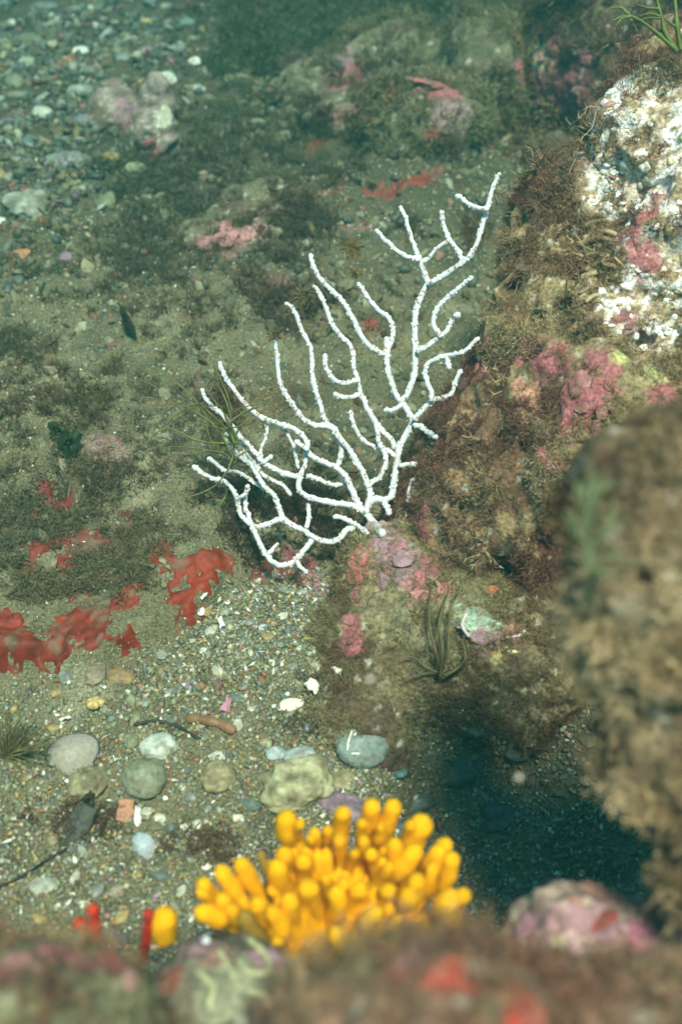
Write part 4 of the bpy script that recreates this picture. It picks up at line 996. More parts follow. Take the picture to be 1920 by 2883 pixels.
def nodule(parent, u, v, a, b, col, name, seed, h=.27, rough=.6, mat=None, sub=2):
    l, n, k = hit(u, v); l = np.array(l); n = np.array(n); d = (l - CAM) @ FWD
    X = np.cross(n, UP if abs(n @ UP) < .9 else RIGHT); X /= np.linalg.norm(X); Y = np.cross(n, X)
    V, F = ICO[sub]; V = V * (1 + rough * fbm(V + seed, .8, 2, seed))[:, None]
    rx, ry = a * mpp(d), b * mpp(d)
    # spin so that 'a' runs along image right
    X = RIGHT - n * (RIGHT @ n); X /= np.linalg.norm(X); Y = np.cross(n, X)
    W = l + V[:, :1] * rx * X + V[:, 1:2] * ry * Y + V[:, 2:] * min(rx, ry) * h * n
    c = col[None] * (1 + .30 * vnoise(W, .004, seed) + .15 * vnoise(W, .0018, seed))[:, None]
    t = sstep(-.1, .35, fbm(W, rx * .6, 3, seed))[:, None] * .65; c = c * (1 - t) + C(.20, .13, .08) * t
    t = sstep(.35, .6, fbm(W, rx * .35, 2, seed + 4))[:, None] * .5; c = c * (1 - t) + C(.5, .42, .38) * t
    return child(name, W, F, c, mat or M_CRUST, parent)
PL = [  # pink coralline plates and lumps: parent, u, v, a, b, colour
 ('reef', 1632, 1080, 34, 42, PINK), ('reef', 1580, 1100, 24, 16, PINK * .9), ('reef', 1500, 1005, 22, 15, PINK), ('reef', 1660, 1030, 24, 16, DPINK * 1.2), ('reef', 1715, 1090, 26, 24, PINK),
 ('reef', 1710, 1120, 28, 18, PINK), ('reef', 1640, 1150, 30, 18, PINK), ('reef', 1585, 1165, 22, 16, C(.55, .25, .2)), ('reef', 1690, 1165, 20, 26, PINK), ('reef', 1545, 1225, 26, 16, C(.5, .22, .2)), ('reef', 1600, 1245, 28, 20, PINK * .9), ('reef', 1680, 1205, 22, 26, DPINK * 1.3),
 ('reef', 1545, 1330, 22, 26, PINK * .8), ('reef', 1530, 1080, 22, 26, PINK * .8), ('reef', 1340, 1035, 20, 18, C(.5, .2, .17)), ('reef', 1770, 915, 18, 20, DPINK * 1.2), ('reef', 1760, 640, 26, 30, PINK), ('reef', 1800, 690, 26, 22, PINK * 1.1), ('reef', 1790, 590, 24, 16, C(.5, .3, .3)), ('reef', 1835, 705, 18, 16, PINK), ('reef', 1500, 1140, 22, 18, C(.45, .22, .14)),
 ('ledge', 1010, 1575, 28, 34, C(.46, .14, .12)), ('ledge', 1003, 1625, 22, 32, C(.48, .17, .13)), ('ledge', 1025, 1555, 16, 12, C(.5, .12, .14)), ('ledge', 965, 1545, 15, 12, C(.45, .52, .08)), ('ledge', 985, 1540, 12, 10, C(.5, .4, .3)),
 ('ledge', 1080, 1590, 32, 28, MAUVE), ('ledge', 1075, 1635, 24, 22, MAUVE * .9), ('ledge', 1135, 1575, 32, 22, MAUVE * 1.1), ('ledge', 1110, 1540, 32, 20, C(.34, .14, .15)), ('ledge', 1165, 1522, 16, 12, PINK * 1.1), ('ledge', 1195, 1575, 20, 20, PINK * .9), ('ledge', 1215, 1620, 22, 26, PINK * .8), ('ledge', 1080, 1500, 22, 18, MAUVE * .8),
 ('ledge', 980, 1745, 18, 18, PINK), ('ledge', 990, 1790, 18, 26, PINK * .8), ('ledge', 1000, 1700, 12, 16, PINK), ('ledge', 980, 1830, 14, 16, DPINK * 1.2), ('ledge', 1180, 1672, 26, 12, C(.5, .2, .17)), ('ledge', 1240, 1660, 12, 20, C(.52, .22, .2)), ('ledge', 1385, 1660, 20, 12, C(.42, .14, .06)),
 ('ledge', 1440, 1805, 14, 14, C(.5, .2, .18)), ('ledge', 1330, 1740, 50, 38, C(.30, .40, .30)), ('ledge', 1360, 1790, 40, 22, MAUVE), ('ledge', 1400, 1690, 26, 10, WHITE * .9), ('ledge', 1430, 1835, 26, 6, C(.75, .7, .4)), ('ledge', 1100, 1505, 24, 12, DPINK),
 *[('farpink', 1580 + 70 * math.sin(i_ * 2.4), 235 + 85 * math.cos(i_ * 1.7), 14 + 3 * (i_ % 5), 12 + 3 * (i_ % 4), PINK * (.75 + .1 * (i_ % 4))) for i_ in range(26)], ('farpink', 1500, 140, 34, 40, C(.55, .5, .28)), ('farpink', 1560, 130, 30, 24, C(.45, .17, .12)), ('farpink', 1610, 150, 24, 34, DPINK * 1.2), ('farpink', 1495, 310, 26, 24, WHITE * .6),
 ('farmound', 1200, 235, 46, 34, PINK), ('farmound', 1265, 225, 24, 24, MAUVE), ('farmound', 1100, 265, 24, 26, C(.33, .05, .03)), ('farmound', 1245, 330, 30, 40, MAUVE), ('farmound', 1300, 340, 40, 26, C(.32, .24, .2)),
 ('farcrest', 950, 185, 30, 26, MAUVE), ('farcrest', 980, 230, 30, 26, PINK * .8), ('farcrest', 1040, 330, 20, 14, PINK * .7), ('farslab', 640, 670, 42, 18, C(.45, .2, .2)), ('farslab', 580, 690, 30, 14, C(.4, .18, .17)), ('farslab', 735, 640, 24, 12, C(.45, .22, .2)),
 ('farleft', 355, 340, 26, 30, C(.32, .2, .2)), ('farleft', 425, 415, 20, 26, C(.36, .13, .14)), ('farleft', 465, 340, 18, 36, C(.5, .5, .36)),
 ('pinkrock', 1640, 2680, 50, 34, C(.55, .36, .36)), ('pinkrock', 1610, 2570, 70, 14, MAUVE * 1.2), ('pinkrock', 1770, 2660, 34, 34, C(.42, .16, .22)), ('pinkrock', 1570, 2660, 26, 34, C(.55, .55, .34)), ('pinkrock', 1620, 2720, 40, 14, C(.75, .75, .55)), ('pinkrock', 1480, 2600, 28, 30, C(.3, .14, .2)), ('pinkrock', 1690, 2590, 50, 22, C(.28, .06, .05)),
 ('fore', 1170, 2650, 34, 24, C(.55, .42, .4)), ('fore', 1160, 2700, 46, 28, C(.42, .24, .24)), ('fore', 1240, 2740, 30, 34, C(.5, .09, .05)), ('fore', 1310, 2665, 16, 12, C(.85, .62, .5)), ('fore', 1160, 2740, 18, 18, C(.75, .7, .66)), ('fore', 1490, 2850, 60, 50, C(.5, .04, .03)), ('fore', 1480, 2720, 26, 26, C(.5, .3, .26)), ('fore', 1850, 2780, 16, 14, C(.9, .9, .6)), ('fore', 1310, 2830, 34, 24, C(.5, .45, .36)),
 ('fore', 60, 2740, 50, 26, C(.6, .3, .28)), ('fore', 15, 2740, 30, 60, C(.5, .16, .18)), ('fore', 180, 2690, 60, 26, C(.38, .12, .18)), ('fore', 370, 2760, 24, 36, C(.5, .28, .24)), ('fore', 438, 2790, 14, 34, C(.75, .85, .55)), ('knobby', 440, 2650, 16, 30, C(.6, .36, .26)), ('knobby', 780, 2700, 34, 26, C(.5, .3, .4)), ('knobby', 640, 2620, 26, 12, C(.45, .16, .13)),
 ('fore', 255, 2655, 18, 12, C(.7, .5, .5)), ('fore', 310, 2640, 40, 30, C(.2, .17, .13)),
]
for i, (k, u, v, a, b, c) in enumerate(PL):
    if k == 'reef': a, b, c = a * .78, b * .78, c * .75 + C(.18, .12, .08) * .25
    if k == 'fore': c = c * .55 + C(.2, .12, .08) * .25
    nodule(ROOT[k], u, v, a, b, c, 'crust_lump', 2000 + i, sub=3 if a > 24 else 2)
# knobbly shell and barnacle cover, near-white to imitate strobe overexposure
rg = np.random.default_rng(99)
for i in range(290):
    q, r = SHC[int(rg.integers(len(SHC)))]
    uu, vv, dd = pix(q[None]); rp = r / mpp(dd[0])
    a = rg.uniform(0, 6.28); s_ = math.sqrt(rg.random()) * rp
    u, v = float(uu[0]) + s_ * math.cos(a), float(vv[0]) + s_ * math.sin(a)
    if u > 1990 or v < 250: continue
    l, n, k = hit(u, v)
    if k != 'reef': continue
    sz = rg.uniform(5, 13) if rg.random() < .85 else rg.uniform(13, 22)
    col = [C(.90, .90, .86), C(.86, .80, .70), C(.62, .52, .28), C(.72, .70, .66), C(.40, .30, .16), C(.5, .25, .25)][int(rg.choice(6, p=[.38, .22, .12, .16, .07, .05]))]
    nodule(ROOT['reef'], u, v, sz, sz * rg.uniform(.35, 1.0), col, 'shell_lump', 3000 + i, h=.6, rough=.6, mat=M_SHELL, sub=2)

for kk in range(8):          # ribbed shell column on the left edge of the part painted overexposed white
    y0 = 625 + kk * 31 + 7 * math.sin(kk * 2.3); xo = 1640 + 9 * math.sin(kk * 1.9)
    tube_part(ROOT['reef'], [(xo, y0 + 12), (xo + 28, y0 - 2), (xo + 62, y0 - 4), (xo + 78 + 9 * (kk % 3), y0 + 8 - 6 * (kk % 2))], 6 + 1.5 * (kk % 3), C(.42, .33, .18) if kk % 2 else C(.27, .18, .10), 'shell_rib', .0015)
# ------------------------------------------------------------------ algal turf
def tuft_proto(rg, nst, spread, bush, curl, w):
    V, F = [], []
    def blade(p0, d0, L, wd, seg):
        side = np.cross(d0, rg.normal(size=3)); side /= np.linalg.norm(side) + 1e-9
        b0 = len(V); p = p0.copy(); d = d0.copy(); pts = []
        for s in range(seg + 1):
            f = s / seg; ww = wd * (1 - f * .75)
            if s < seg: V.append(p - side * ww); V.append(p + side * ww)
            else: V.append(p)
            pts.append((p.copy(), d.copy()))
            d = d + rg.normal(size=3) * curl; d /= np.linalg.norm(d); p = p + d * L / seg
        for s in range(seg - 1):
            a = b0 + 2 * s; F.append((a, a + 1, a + 3)); F.append((a, a + 3, a + 2))
        a = b0 + 2 * (seg - 1); F.append((a, a + 1, a + 2))
        return pts
    for _ in range(nst):
        d = np.array([0, 0, 1.0]) + rg.normal(size=3) * spread; d /= np.linalg.norm(d)
        L = rg.uniform(.55, 1.0); p0 = np.array([rg.normal() * .14, rg.normal() * .14, -.05])
        pts = blade(p0, d, L, w, 2)
        for _b in range(bush):
            p, dd = pts[int(rg.integers(1, 3))]
            d2 = dd + rg.normal(size=3) * .9; d2 /= np.linalg.norm(d2)
            blade(p, d2, L * rg.uniform(.2, .42), w * .8, 1)
    return np.array(V), np.array(F)
def place_tufts(name, protos_, pts, nrm, size, cols, mat, rg, up=.35, label=None, cat=None, parent=None):
    Vs, Fs, Cs, off = [], [], [], 0
    which = rg.integers(len(protos_), size=len(pts))
    nrm = nrm + up * np.array([0, 0, 1.0]) + rg.normal(size=nrm.shape) * .25; nrm /= np.linalg.norm(nrm, axis=1)[:, None]
    for k, (pv_, pf) in enumerate(protos_):
        m = which == k; n = int(m.sum())
        if n == 0: continue
        Zt = nrm[m]; a = rg.normal(size=(n, 3)); X = np.cross(Zt, a); X /= np.linalg.norm(X, axis=1)[:, None] + 1e-9; Y = np.cross(Zt, X)
        Rm = np.stack([X, Y, Zt], 2)
        V = np.einsum('nij,kj->nki', Rm, pv_) * size[m][:, None, None] + pts[m][:, None, :]
        F = pf[None] + (np.arange(n) * len(pv_))[:, None, None] + off
        t = np.clip(pv_[:, 2], 0, 1)
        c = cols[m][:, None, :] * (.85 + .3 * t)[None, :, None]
        Vs.append(V.reshape(-1, 3)); Fs.append(F.reshape(-1, 3)); Cs.append(c.reshape(-1, 3)); off += n * len(pv_)
    V = np.concatenate(Vs); F = np.concatenate(Fs); c = np.concatenate(Cs)
    if parent is not None:
        o = child(name, V, F, c, mat, parent, False)
    else:
        o = link(name, make_mesh(name, V, F, c, False), mat); tag(o, label, cat)
    o['kind'] = 'stuff'; return o, len(F)
rg = np.random.default_rng(11)
FEATHER = [tuft_proto(rg, 8, .6, 6, .34, .040) for _ in range(6)]
FUZZ = [tuft_proto(rg, 9, .6, 3, .34, .040) for _ in range(6)]
def sample_surface(V, F, n, rg):
    a, b, c = V[F[:, 0]], V[F[:, 1]], V[F[:, 2]]; fn = np.cross(b - a, c - a); ar = np.linalg.norm(fn, axis=1)
    i = rg.choice(len(F), n, p=ar / ar.sum()); r1, r2 = rg.random(n), rg.random(n); m = r1 + r2 > 1; r1[m] = 1 - r1[m]; r2[m] = 1 - r2[m]
    p = a[i] + (b[i] - a[i]) * r1[:, None] + (c[i] - a[i]) * r2[:, None]
    nn = fn[i] / (ar[i][:, None] + 1e-15); return p, nn
def visible(p, nn, margin=150):
    u, v, d = pix(p)
    return (u > -margin) & (u < W0 + margin) & (v > -margin) & (v < H0 + margin) & (d > .1)
def spot_cover(p):
    acc = np.zeros(len(p))
    for (q, r, col, s) in SP:
        if col[0] < .26: continue
        d = np.linalg.norm(p - q, axis=1); acc = np.maximum(acc, s * (d < r * .95))
    return acc
TRI = 0
def turf(key, n, smin, smax, palette, protos_, thr, seed, ncell=.03, parent=True, pinkcut=.6):
    global TRI
    rg = np.random.default_rng(seed); r = ROCKS[key]
    p, nn = sample_surface(r['V2'], r['F'], n * 4, rg)
    facing = ((CAM - p) * nn).sum(1) / np.linalg.norm(CAM - p, axis=1)
    k = visible(p, nn) & (facing > -.35) & (p[:, 2] > bil(p[:, 0], p[:, 1]) - .002)
    k &= fbm(p, ncell, 2, seed) > thr
    k &= rg.random(len(p)) > spot_cover(p) * pinkcut
    for (q, rr, dp) in CAVP: k &= np.linalg.norm(p - q - FWD * dp * .6, axis=1) > rr * .8
    if key == 'reef': k &= rg.random(len(p)) > shellmask(p) * .82
    p, nn = p[k][:n], nn[k][:n]
    t = fbm(p, .045, 2, seed + 3) + .35 * rg.normal(size=len(p)) * .5
    idx = np.clip(((t + .6) / 1.2 * len(palette)).astype(int), 0, len(palette) - 1)
    cols = np.array(palette)[idx] * 1.45 * rg.uniform(.7, 1.35, (len(p), 1))
    size = rg.uniform(smin, smax, len(p)) * np.clip(1 + .9 * fbm(p, .022, 2, seed + 9), .35, 1.7)
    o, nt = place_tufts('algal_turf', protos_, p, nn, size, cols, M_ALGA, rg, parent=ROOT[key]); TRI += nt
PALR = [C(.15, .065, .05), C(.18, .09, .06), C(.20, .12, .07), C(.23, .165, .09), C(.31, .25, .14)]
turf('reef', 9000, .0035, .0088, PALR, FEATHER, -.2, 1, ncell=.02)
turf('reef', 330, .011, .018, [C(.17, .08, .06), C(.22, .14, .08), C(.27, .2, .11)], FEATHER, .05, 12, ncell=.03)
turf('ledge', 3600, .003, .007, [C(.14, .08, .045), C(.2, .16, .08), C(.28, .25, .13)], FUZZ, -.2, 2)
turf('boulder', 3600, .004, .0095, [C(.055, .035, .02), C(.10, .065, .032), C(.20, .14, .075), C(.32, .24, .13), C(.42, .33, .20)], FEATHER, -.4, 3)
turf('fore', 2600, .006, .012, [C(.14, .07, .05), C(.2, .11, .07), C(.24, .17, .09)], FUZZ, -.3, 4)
turf('farpink', 1500, .012, .024, [C(.09, .05, .03), C(.14, .09, .04), C(.2, .16, .08)], FEATHER, -.25, 5)
turf('farmound', 900, .010, .02, [C(.09, .06, .035), C(.15, .12, .06), C(.2, .18, .09)], FEATHER, -.25, 6)
turf('farcrest', 300, .008, .016, [C(.1, .07, .04), C(.16, .14, .08)], FEATHER, -.1, 7)
turf('farslab', 260, .008, .014, [C(.1, .07, .04), C(.16, .14, .08)], FEATHER, -.1, 9)
turf('knobby', 250, .003, .006, [C(.14, .10, .06), C(.25, .22, .12)], FUZZ, 0, 8)

hp, hn = np.array(HALO_P), np.array(HALO_N)
uu, vv, dd = pix(hp); keep_ = rg.random(len(hp)) < .25 + .6 * sstep(900, 1300, vv) * (.5 + .5 * sstep(700, 1100, uu))
hp, hn = hp[keep_], hn[keep_]; print('halo', len(hp))
TINY = [tuft_proto(np.random.default_rng(k), 6, .7, 0, .2, .045) for k in range(3)]
o, nt = place_tufts('polyp_tentacles', TINY, hp, hn, rg.uniform(.0013, .0030, len(hp)), np.array([C(.42, .30, .22), C(.30, .17, .11)])[rg.integers(2, size=len(hp))], M_ALGA, rg, up=0, parent=fan_root); TRI += nt

# turf on the open seabed: patches measured on the photograph (u, v, radius u, radius v, density, colour, size)
GP = [(150, 1400, 260, 120, .25, C(.16, .13, .07), .008), (380, 1560, 160, 60, .8, C(.19, .15, .08), .007), (500, 860, 220, 120, .25, C(.14, .11, .06), .009), (380, 700, 220, 80, .35, C(.13, .11, .06), .011), (640, 480, 200, 90, .5, C(.12, .10, .055), .013), (420, 470, 120, 80, .4, C(.12, .11, .06), .012), (100, 1000, 160, 80, .5, C(.14, .11, .06), .009), (330, 1380, 180, 50, .6, C(.16, .13, .07), .008), (820, 720, 90, 60, .8, C(.12, .08, .05), .011), (900, 480, 200, 60, .5, C(.13, .12, .06), .012), (1150, 640, 60, 40, .5, C(.13, .11, .06), .01), (1340, 640, 40, 60, .8, C(.16, .09, .05), .01), (760, 1420, 200, 60, .5, C(.12, .08, .05), .009),
      (120, 1640, 260, 80, 1, C(.19, .17, .09), .008), (60, 1500, 200, 120, .6, C(.15, .14, .08), .008), (330, 1640, 140, 60, .7, C(.19, .17, .09), .007), (300, 1480, 200, 70, .4, C(.18, .16, .09), .007), (260, 1100, 140, 90, .6, C(.15, .12, .06), .009), (120, 1180, 150, 90, .6, C(.14, .10, .055), .009),
      (520, 1000, 80, 50, .25, C(.2, .18, .1), .007), (820, 850, 130, 90, .8, C(.13, .09, .055), .012), (830, 620, 100, 70, .9, C(.12, .10, .06), .013), (560, 860, 60, 40, .4, C(.15, .1, .06), .01), (290, 800, 60, 40, .5, C(.12, .08, .05), .01), (640, 1160, 60, 80, .7, C(.14, .08, .045), .01), (780, 1500, 160, 90, .8, C(.10, .07, .045), .009), (900, 1430, 100, 90, .7, C(.10, .07, .045), .009),
      (1000, 60, 420, 90, .8, C(.13, .12, .06), .022), (900, 20, 420, 40, .5, C(.12, .11, .06), .02), (760, 130, 220, 100, .9, C(.11, .12, .06), .018), (700, 330, 260, 100, .45, C(.14, .14, .075), .014), (480, 560, 200, 90, .4, C(.13, .14, .08), .013), (1230, 430, 130, 60, .6, C(.13, .11, .06), .014), (1000, 420, 200, 70, .4, C(.14, .14, .08), .013), (330, 480, 150, 70, .3, C(.12, .14, .08), .013), (1050, 850, 100, 120, .25, C(.18, .17, .1), .009),
      (230, 2310, 110, 60, .5, C(.13, .08, .05), .007), (620, 2370, 170, 50, .7, C(.17, .11, .065), .007), (1000, 1980, 170, 80, 1.2, C(.17, .13, .075), .008), (1250, 1990, 200, 50, 1.0, C(.17, .13, .07), .008), (450, 1180, 260, 120, .3, C(.16, .14, .08), .007), (560, 700, 240, 80, .3, C(.14, .14, .08), .01), (120, 800, 180, 80, .3, C(.13, .13, .075), .01), (700, 1330, 200, 100, .3, C(.13, .13, .08), .009), (30, 960, 100, 60, .4, C(.13, .13, .08), .01), (130, 2300, 90, 40, .4, C(.15, .1, .06), .006)]
rg = np.random.default_rng(21); pp, ss, cc = [], [], []
for (u, v, ru, rv, dn, c, sz) in GP:
    sz = sz * 1.35; n = int(dn * ru * rv * (.022 if v > 700 else .032))
    a = rg.uniform(0, 6.283, n); q = np.sqrt(rg.random(n)) * (1 + .25 * np.sin(a * 3 + u) + .2 * np.sin(a * 5 + v)); uu = u + ru * q * np.cos(a); vv = v + rv * q * np.sin(a)
    for x, y in zip(uu, vv):
        g = G(x, y)
        if g[1] > 2.2: continue
        pp.append((g[0], g[1], 0)); ss.append(sz * rg.uniform(.6, 1.25)); cc.append(c * rg.uniform(.7, 1.35))
pp = np.array(pp); pp[:, 2] = bil(pp[:, 0], pp[:, 1]); ss = np.array(ss); cc = np.array(cc)
k = fbm(pp, .03, 2, 71) > -.25; pp, ss, cc = pp[k], ss[k], cc[k]
o, nt = place_tufts('seabed_turf', FUZZ, pp, np.tile(C(0, 0, 1), (len(pp), 1)), ss, cc, M_ALGA, rg, up=0, label='short olive and brown algal fuzz growing in patches on the silt', cat='algae'); TRI += nt
print('TURF TRIS', TRI, 'seabed tufts', len(pp), 'all', sum(len(o_.data.loops) - 2 * len(o_.data.polygons) for o_ in COL.objects if o_.type == 'MESH'))

# ------------------------------------------------------------------ single seaweeds
def ribbon(path, w, thick=.0003):
    path = np.asarray(path); n = len(path); T = np.gradient(path, axis=0); T /= np.linalg.norm(T, axis=1)[:, None] + 1e-12
    view = path - CAM; view /= np.linalg.norm(view, axis=1)[:, None]
    S = np.cross(T, view + np.array([.2, .3, .4])); S /= np.linalg.norm(S, axis=1)[:, None] + 1e-9
    Nn = np.cross(S, T); w = np.asarray(w)[:, None]
    V = np.concatenate([path - S * w, path + Nn * (w * .35 + thick), path + S * w, path - Nn * (w * .35 + thick)]); F = []
    for i in range(n - 1):
        for a, b in ((0, 1), (1, 2), (2, 3), (3, 0)):
            F.append((a * n + i, b * n + i, b * n + i + 1)); F.append((a * n + i, b * n + i + 1, a * n + i + 1))
    return V, np.array(F)
def seaweed(name, label, cat, fronds, col, mat=None, wmax=5.0, part='frond'):
    """fronds: list of (points (u, v, depth), width px)"""
    u0, v0, t0 = fronds[0][0][0]; rt = thing(name, label, cat, tuple(P(u0, v0, t0)))
    for pts, w in fronds:
        q = catmull([P(*p) for p in pts], .0025); n = len(q); t = np.linspace(0, 1, n)
        ww = w * .72 * mpp(pts[0][2]) * (1 - .75 * t ** 2) * (1 + .18 * np.sin(t * 17 + u0)) ; V, F = ribbon(q, ww)
        c = col[None] * (1 + .25 * vnoise(V, .008, 3))[:, None]
        child(part, V, F, c, mat or M_BLADE, rt)
    return rt
# green forked alga, top right
D = .70
seaweed('green_alga', 'green forked alga standing on the rock painted overexposed white in the top right corner', 'alga', [
 ([(1905, 145, D), (1850, 95, D), (1805, 60, D), (1775, 45, D), (1745, 18, D)], 9), ([(1775, 47, D), (1750, 52, D), (1732, 74, D)], 6), ([(1775, 47, D), (1755, 45, D), (1722, 58, D)], 5), ([(1770, 40, D), (1748, 22, D), (1715, 22, D)], 6), ([(1790, 50, D), (1760, 35, D), (1735, -5, D)], 5),
 ([(1900, 140, D), (1870, 90, D), (1862, 50, D), (1850, 10, D), (1845, -30, D)], 11), ([(1860, 48, D), (1830, 38, D), (1800, 44, D)], 6), ([(1858, 52, D), (1830, 50, D), (1802, 56, D)], 5), ([(1855, 25, D), (1820, 22, D), (1792, 12, D)], 7),
 ([(1915, 140, D), (1905, 80, D), (1900, 20, D), (1895, -40, D)], 11), ([(1900, 75, D), (1880, 60, D), (1862, 45, D)], 6), ([(1920, 120, D), (1935, 60, D), (1940, -10, D)], 8)], C(.21, .27, .07))
# curly ribbons left of the fan
D = .735
rg = np.random.default_rng(5); fr = []
CUR = [[(650, 1340), (655, 1250), (640, 1180), (600, 1140), (540, 1130), (490, 1110), (420, 1080)], [(655, 1290), (600, 1220), (540, 1150), (500, 1135), (450, 1150), (410, 1175)], [(655, 1250), (690, 1200), (730, 1180), (700, 1205), (640, 1210), (560, 1190), (530, 1160)],
       [(655, 1240), (650, 1190), (640, 1130), (610, 1090), (590, 1060), (560, 1050)], [(655, 1260), (640, 1210), (680, 1170), (735, 1140), (700, 1150), (650, 1170)], [(650, 1320), (600, 1350), (540, 1380), (500, 1360)], [(655, 1300), (620, 1280), (560, 1280), (480, 1270), (440, 1290)],
       [(655, 1240), (600, 1200), (540, 1120), (500, 1070), (500, 1020)], [(655, 1240), (620, 1170), (590, 1100), (620, 1050), (600, 1020)], [(655, 1300), (700, 1270), (690, 1220), (640, 1190), (610, 1200), (590, 1250), (620, 1290)], [(652, 1340), (640, 1400), (600, 1430)], [(650, 1200), (600, 1170), (550, 1160), (470, 1180), (460, 1220)],
       [(655, 1230), (560, 1230), (470, 1215), (400, 1230)], [(640, 1160), (660, 1100), (640, 1060)]]
for c in CUR: fr.append(([(u + rg.normal() * 11, v + rg.normal() * 11, D + rg.normal() * .006) for u, v in c], rg.uniform(3.2, 5.5)))
seaweed('ribbon_alga', 'tangle of thin curling olive ribbons left of the sea fan', 'alga', fr, C(.26, .27, .09))
# translucent brown alga on the ledge rock
def surf(pts, lift):
    out = []
    for u, v in pts:
        l, n, k = hit(u, v); out.append((u, v, float((np.array(l) - CAM) @ FWD) - lift))
    return out
fr = [(surf([(1240, 1900), (1225, 1830), (1210, 1770), (1208, 1700), (1215, 1640), (1200, 1625)], .012), 9), (surf([(1240, 1900), (1245, 1830), (1235, 1760), (1250, 1700), (1262, 1660)], .014), 13), (surf([(1240, 1890), (1260, 1840), (1262, 1770), (1270, 1700), (1290, 1670)], .012), 10),
      (surf([(1250, 1900), (1200, 1880), (1160, 1850), (1110, 1860)], .008), 10), (surf([(1250, 1905), (1290, 1880), (1310, 1850), (1300, 1800)], .01), 14), (surf([(1235, 1895), (1180, 1900), (1130, 1920)], .008), 9), (surf([(1235, 1860), (1200, 1830), (1215, 1780)], .01), 6), (surf([(1262, 1760), (1245, 1720), (1225, 1700)], .01), 5), (surf([(1285, 1700), (1310, 1690), (1340, 1700)], .01), 3)]
seaweed('forked_brown_alga', 'thin olive-brown forked alga upright on the ledge rock right of the pink crusts', 'alga', [(a_, w_ * .7) for a_, w_ in fr], C(.23, .19, .09))
# olive tuft, lower left, green sprig on the near boulder, small ones on the reef shoulder
def spray(name, label, base, t, n, Lpx, spread, wpx, col, seed, lean=(0, -1), cat='alga'):
    rg = np.random.default_rng(seed); fr = []
    for _ in range(n):
        a = math.atan2(lean[1], lean[0]) + rg.normal() * spread; L = Lpx * rg.uniform(.5, 1); b = rg.normal() * .35
        u, v = base; pts = [(u + rg.normal() * 5, v + rg.normal() * 5, t + .006)]
        for s in (.35, .7, 1): pts.append((u + L * s * math.cos(a + b * s), v + L * s * math.sin(a + b * s), t - .01 * s * rg.uniform(-.5, 1.5)))
        fr.append((pts, wpx * rg.uniform(.6, 1.2)))
    return seaweed(name, label, cat, fr, col)
t = float((np.array(hit(30, 2110)[0]) - CAM) @ FWD)
spray('olive_tuft_alga', 'soft blurred olive tuft at the left edge above the gravel', (20, 2130), t - .01, 85, 150, .85, 2.4, C(.25, .23, .09), 31, (.45, -1))
t = float((np.array(hit(1650, 1640)[0]) - CAM) @ FWD) - .02
_rg = np.random.default_rng(8); SIDE = []
for _k in range(26):
    _v = _rg.uniform(1340, 1620); _u = 1650 + .12 * abs(_v - 1500) + _rg.normal() * 14; _a = _rg.uniform(-2.9, -.3); _L = _rg.uniform(35, 95)
    SIDE.append(([(_u, _v, t - .02), (_u + _L * .5 * math.cos(_a), _v + _L * .5 * math.sin(_a), t - .022), (_u + _L * math.cos(_a + .4), _v + _L * math.sin(_a + .4), t - .02)], 9))
r_ = seaweed('green_sprig_alga', 'blurred green forked sprig growing on the brown boulder at right', 'alga', [
 ([(1650, 1700, t - .004), (1665, 1620, t - .016), (1650, 1540, t - .02), (1640, 1440, t - .022), (1650, 1360, t - .02)], 15), ([(1665, 1620, t - .016), (1720, 1560, t - .02), (1780, 1540, t - .02)], 13), ([(1660, 1580, t - .016), (1700, 1500, t - .022), (1740, 1480, t - .022)], 13),
 ([(1655, 1540, t - .02), (1600, 1470, t - .02), (1590, 1440, t - .02)], 18), ([(1700, 1500, t - .022), (1730, 1440, t - .02), (1725, 1400, t - .02)], 12), ([(1720, 1560, t - .02), (1760, 1590, t - .02), (1790, 1580, t - .02)], 12), ([(1645, 1440, t - .022), (1690, 1400, t - .02)], 14), ([(1660, 1600, t - .016), (1700, 1620, t - .02), (1750, 1610, t - .016)], 18), ([(1645, 1400, t - .022), (1610, 1350, t - .02)], 14)] + SIDE, C(.25, .31, .16))
t = float((np.array(hit(1500, 500)[0]) - CAM) @ FWD)
spray('green_tuft_alga', 'small dull green tuft on the reef shoulder above the brown tangle', (1530, 510), min(t, .85) - .01, 16, 95, .7, 5, C(.11, .15, .06), 33, (-.3, -1))
spray('brown_tuft_alga', 'pale brown bushy sprig hanging from the reef above its dark hole', (1300, 1470), .735, 34, 75, 1.1, 2.0, C(.34, .29, .13), 34, (.2, 1))
# fine tufts on the tips of the fan
def epi(label, u, v, rpx, n, col, seed):
    rg = np.random.default_rng(seed); t = fan_depth(u, v); fr = []
    for _ in range(n):
        a = rg.uniform(0, 6.28); L = rpx * rg.uniform(.5, 1); pts = [(u + rg.normal() * rpx * .2, v + rg.normal() * rpx * .2, t)]
        for s in (.5, 1): pts.append((u + L * s * math.cos(a + rg.normal() * .3), v + L * s * math.sin(a), t + rg.normal() * .003))
        fr.append((pts, .8))
    Vs, Fs, off = [], [], 0
    for pts, w in fr:
        q = catmull([P(*p) for p in pts], .003); V, F = ribbon(q, np.full(len(q), w * mpp(t))); Vs.append(V); Fs.append(F + off); off += len(V)
    V = np.concatenate(Vs); c0 = V.mean(0)
    o = link('hydroid_tuft', make_mesh('hydroid_tuft', V - c0, np.concatenate(Fs), np.tile(col, (len(V), 1))), M_ALGA, loc=tuple(c0)); tag(o, label, 'tuft')
epi('long orange-brown feathery tuft on the sea fan tip nearest the middle', 990, 700, 42, 110, C(.30, .20, .08), 1)
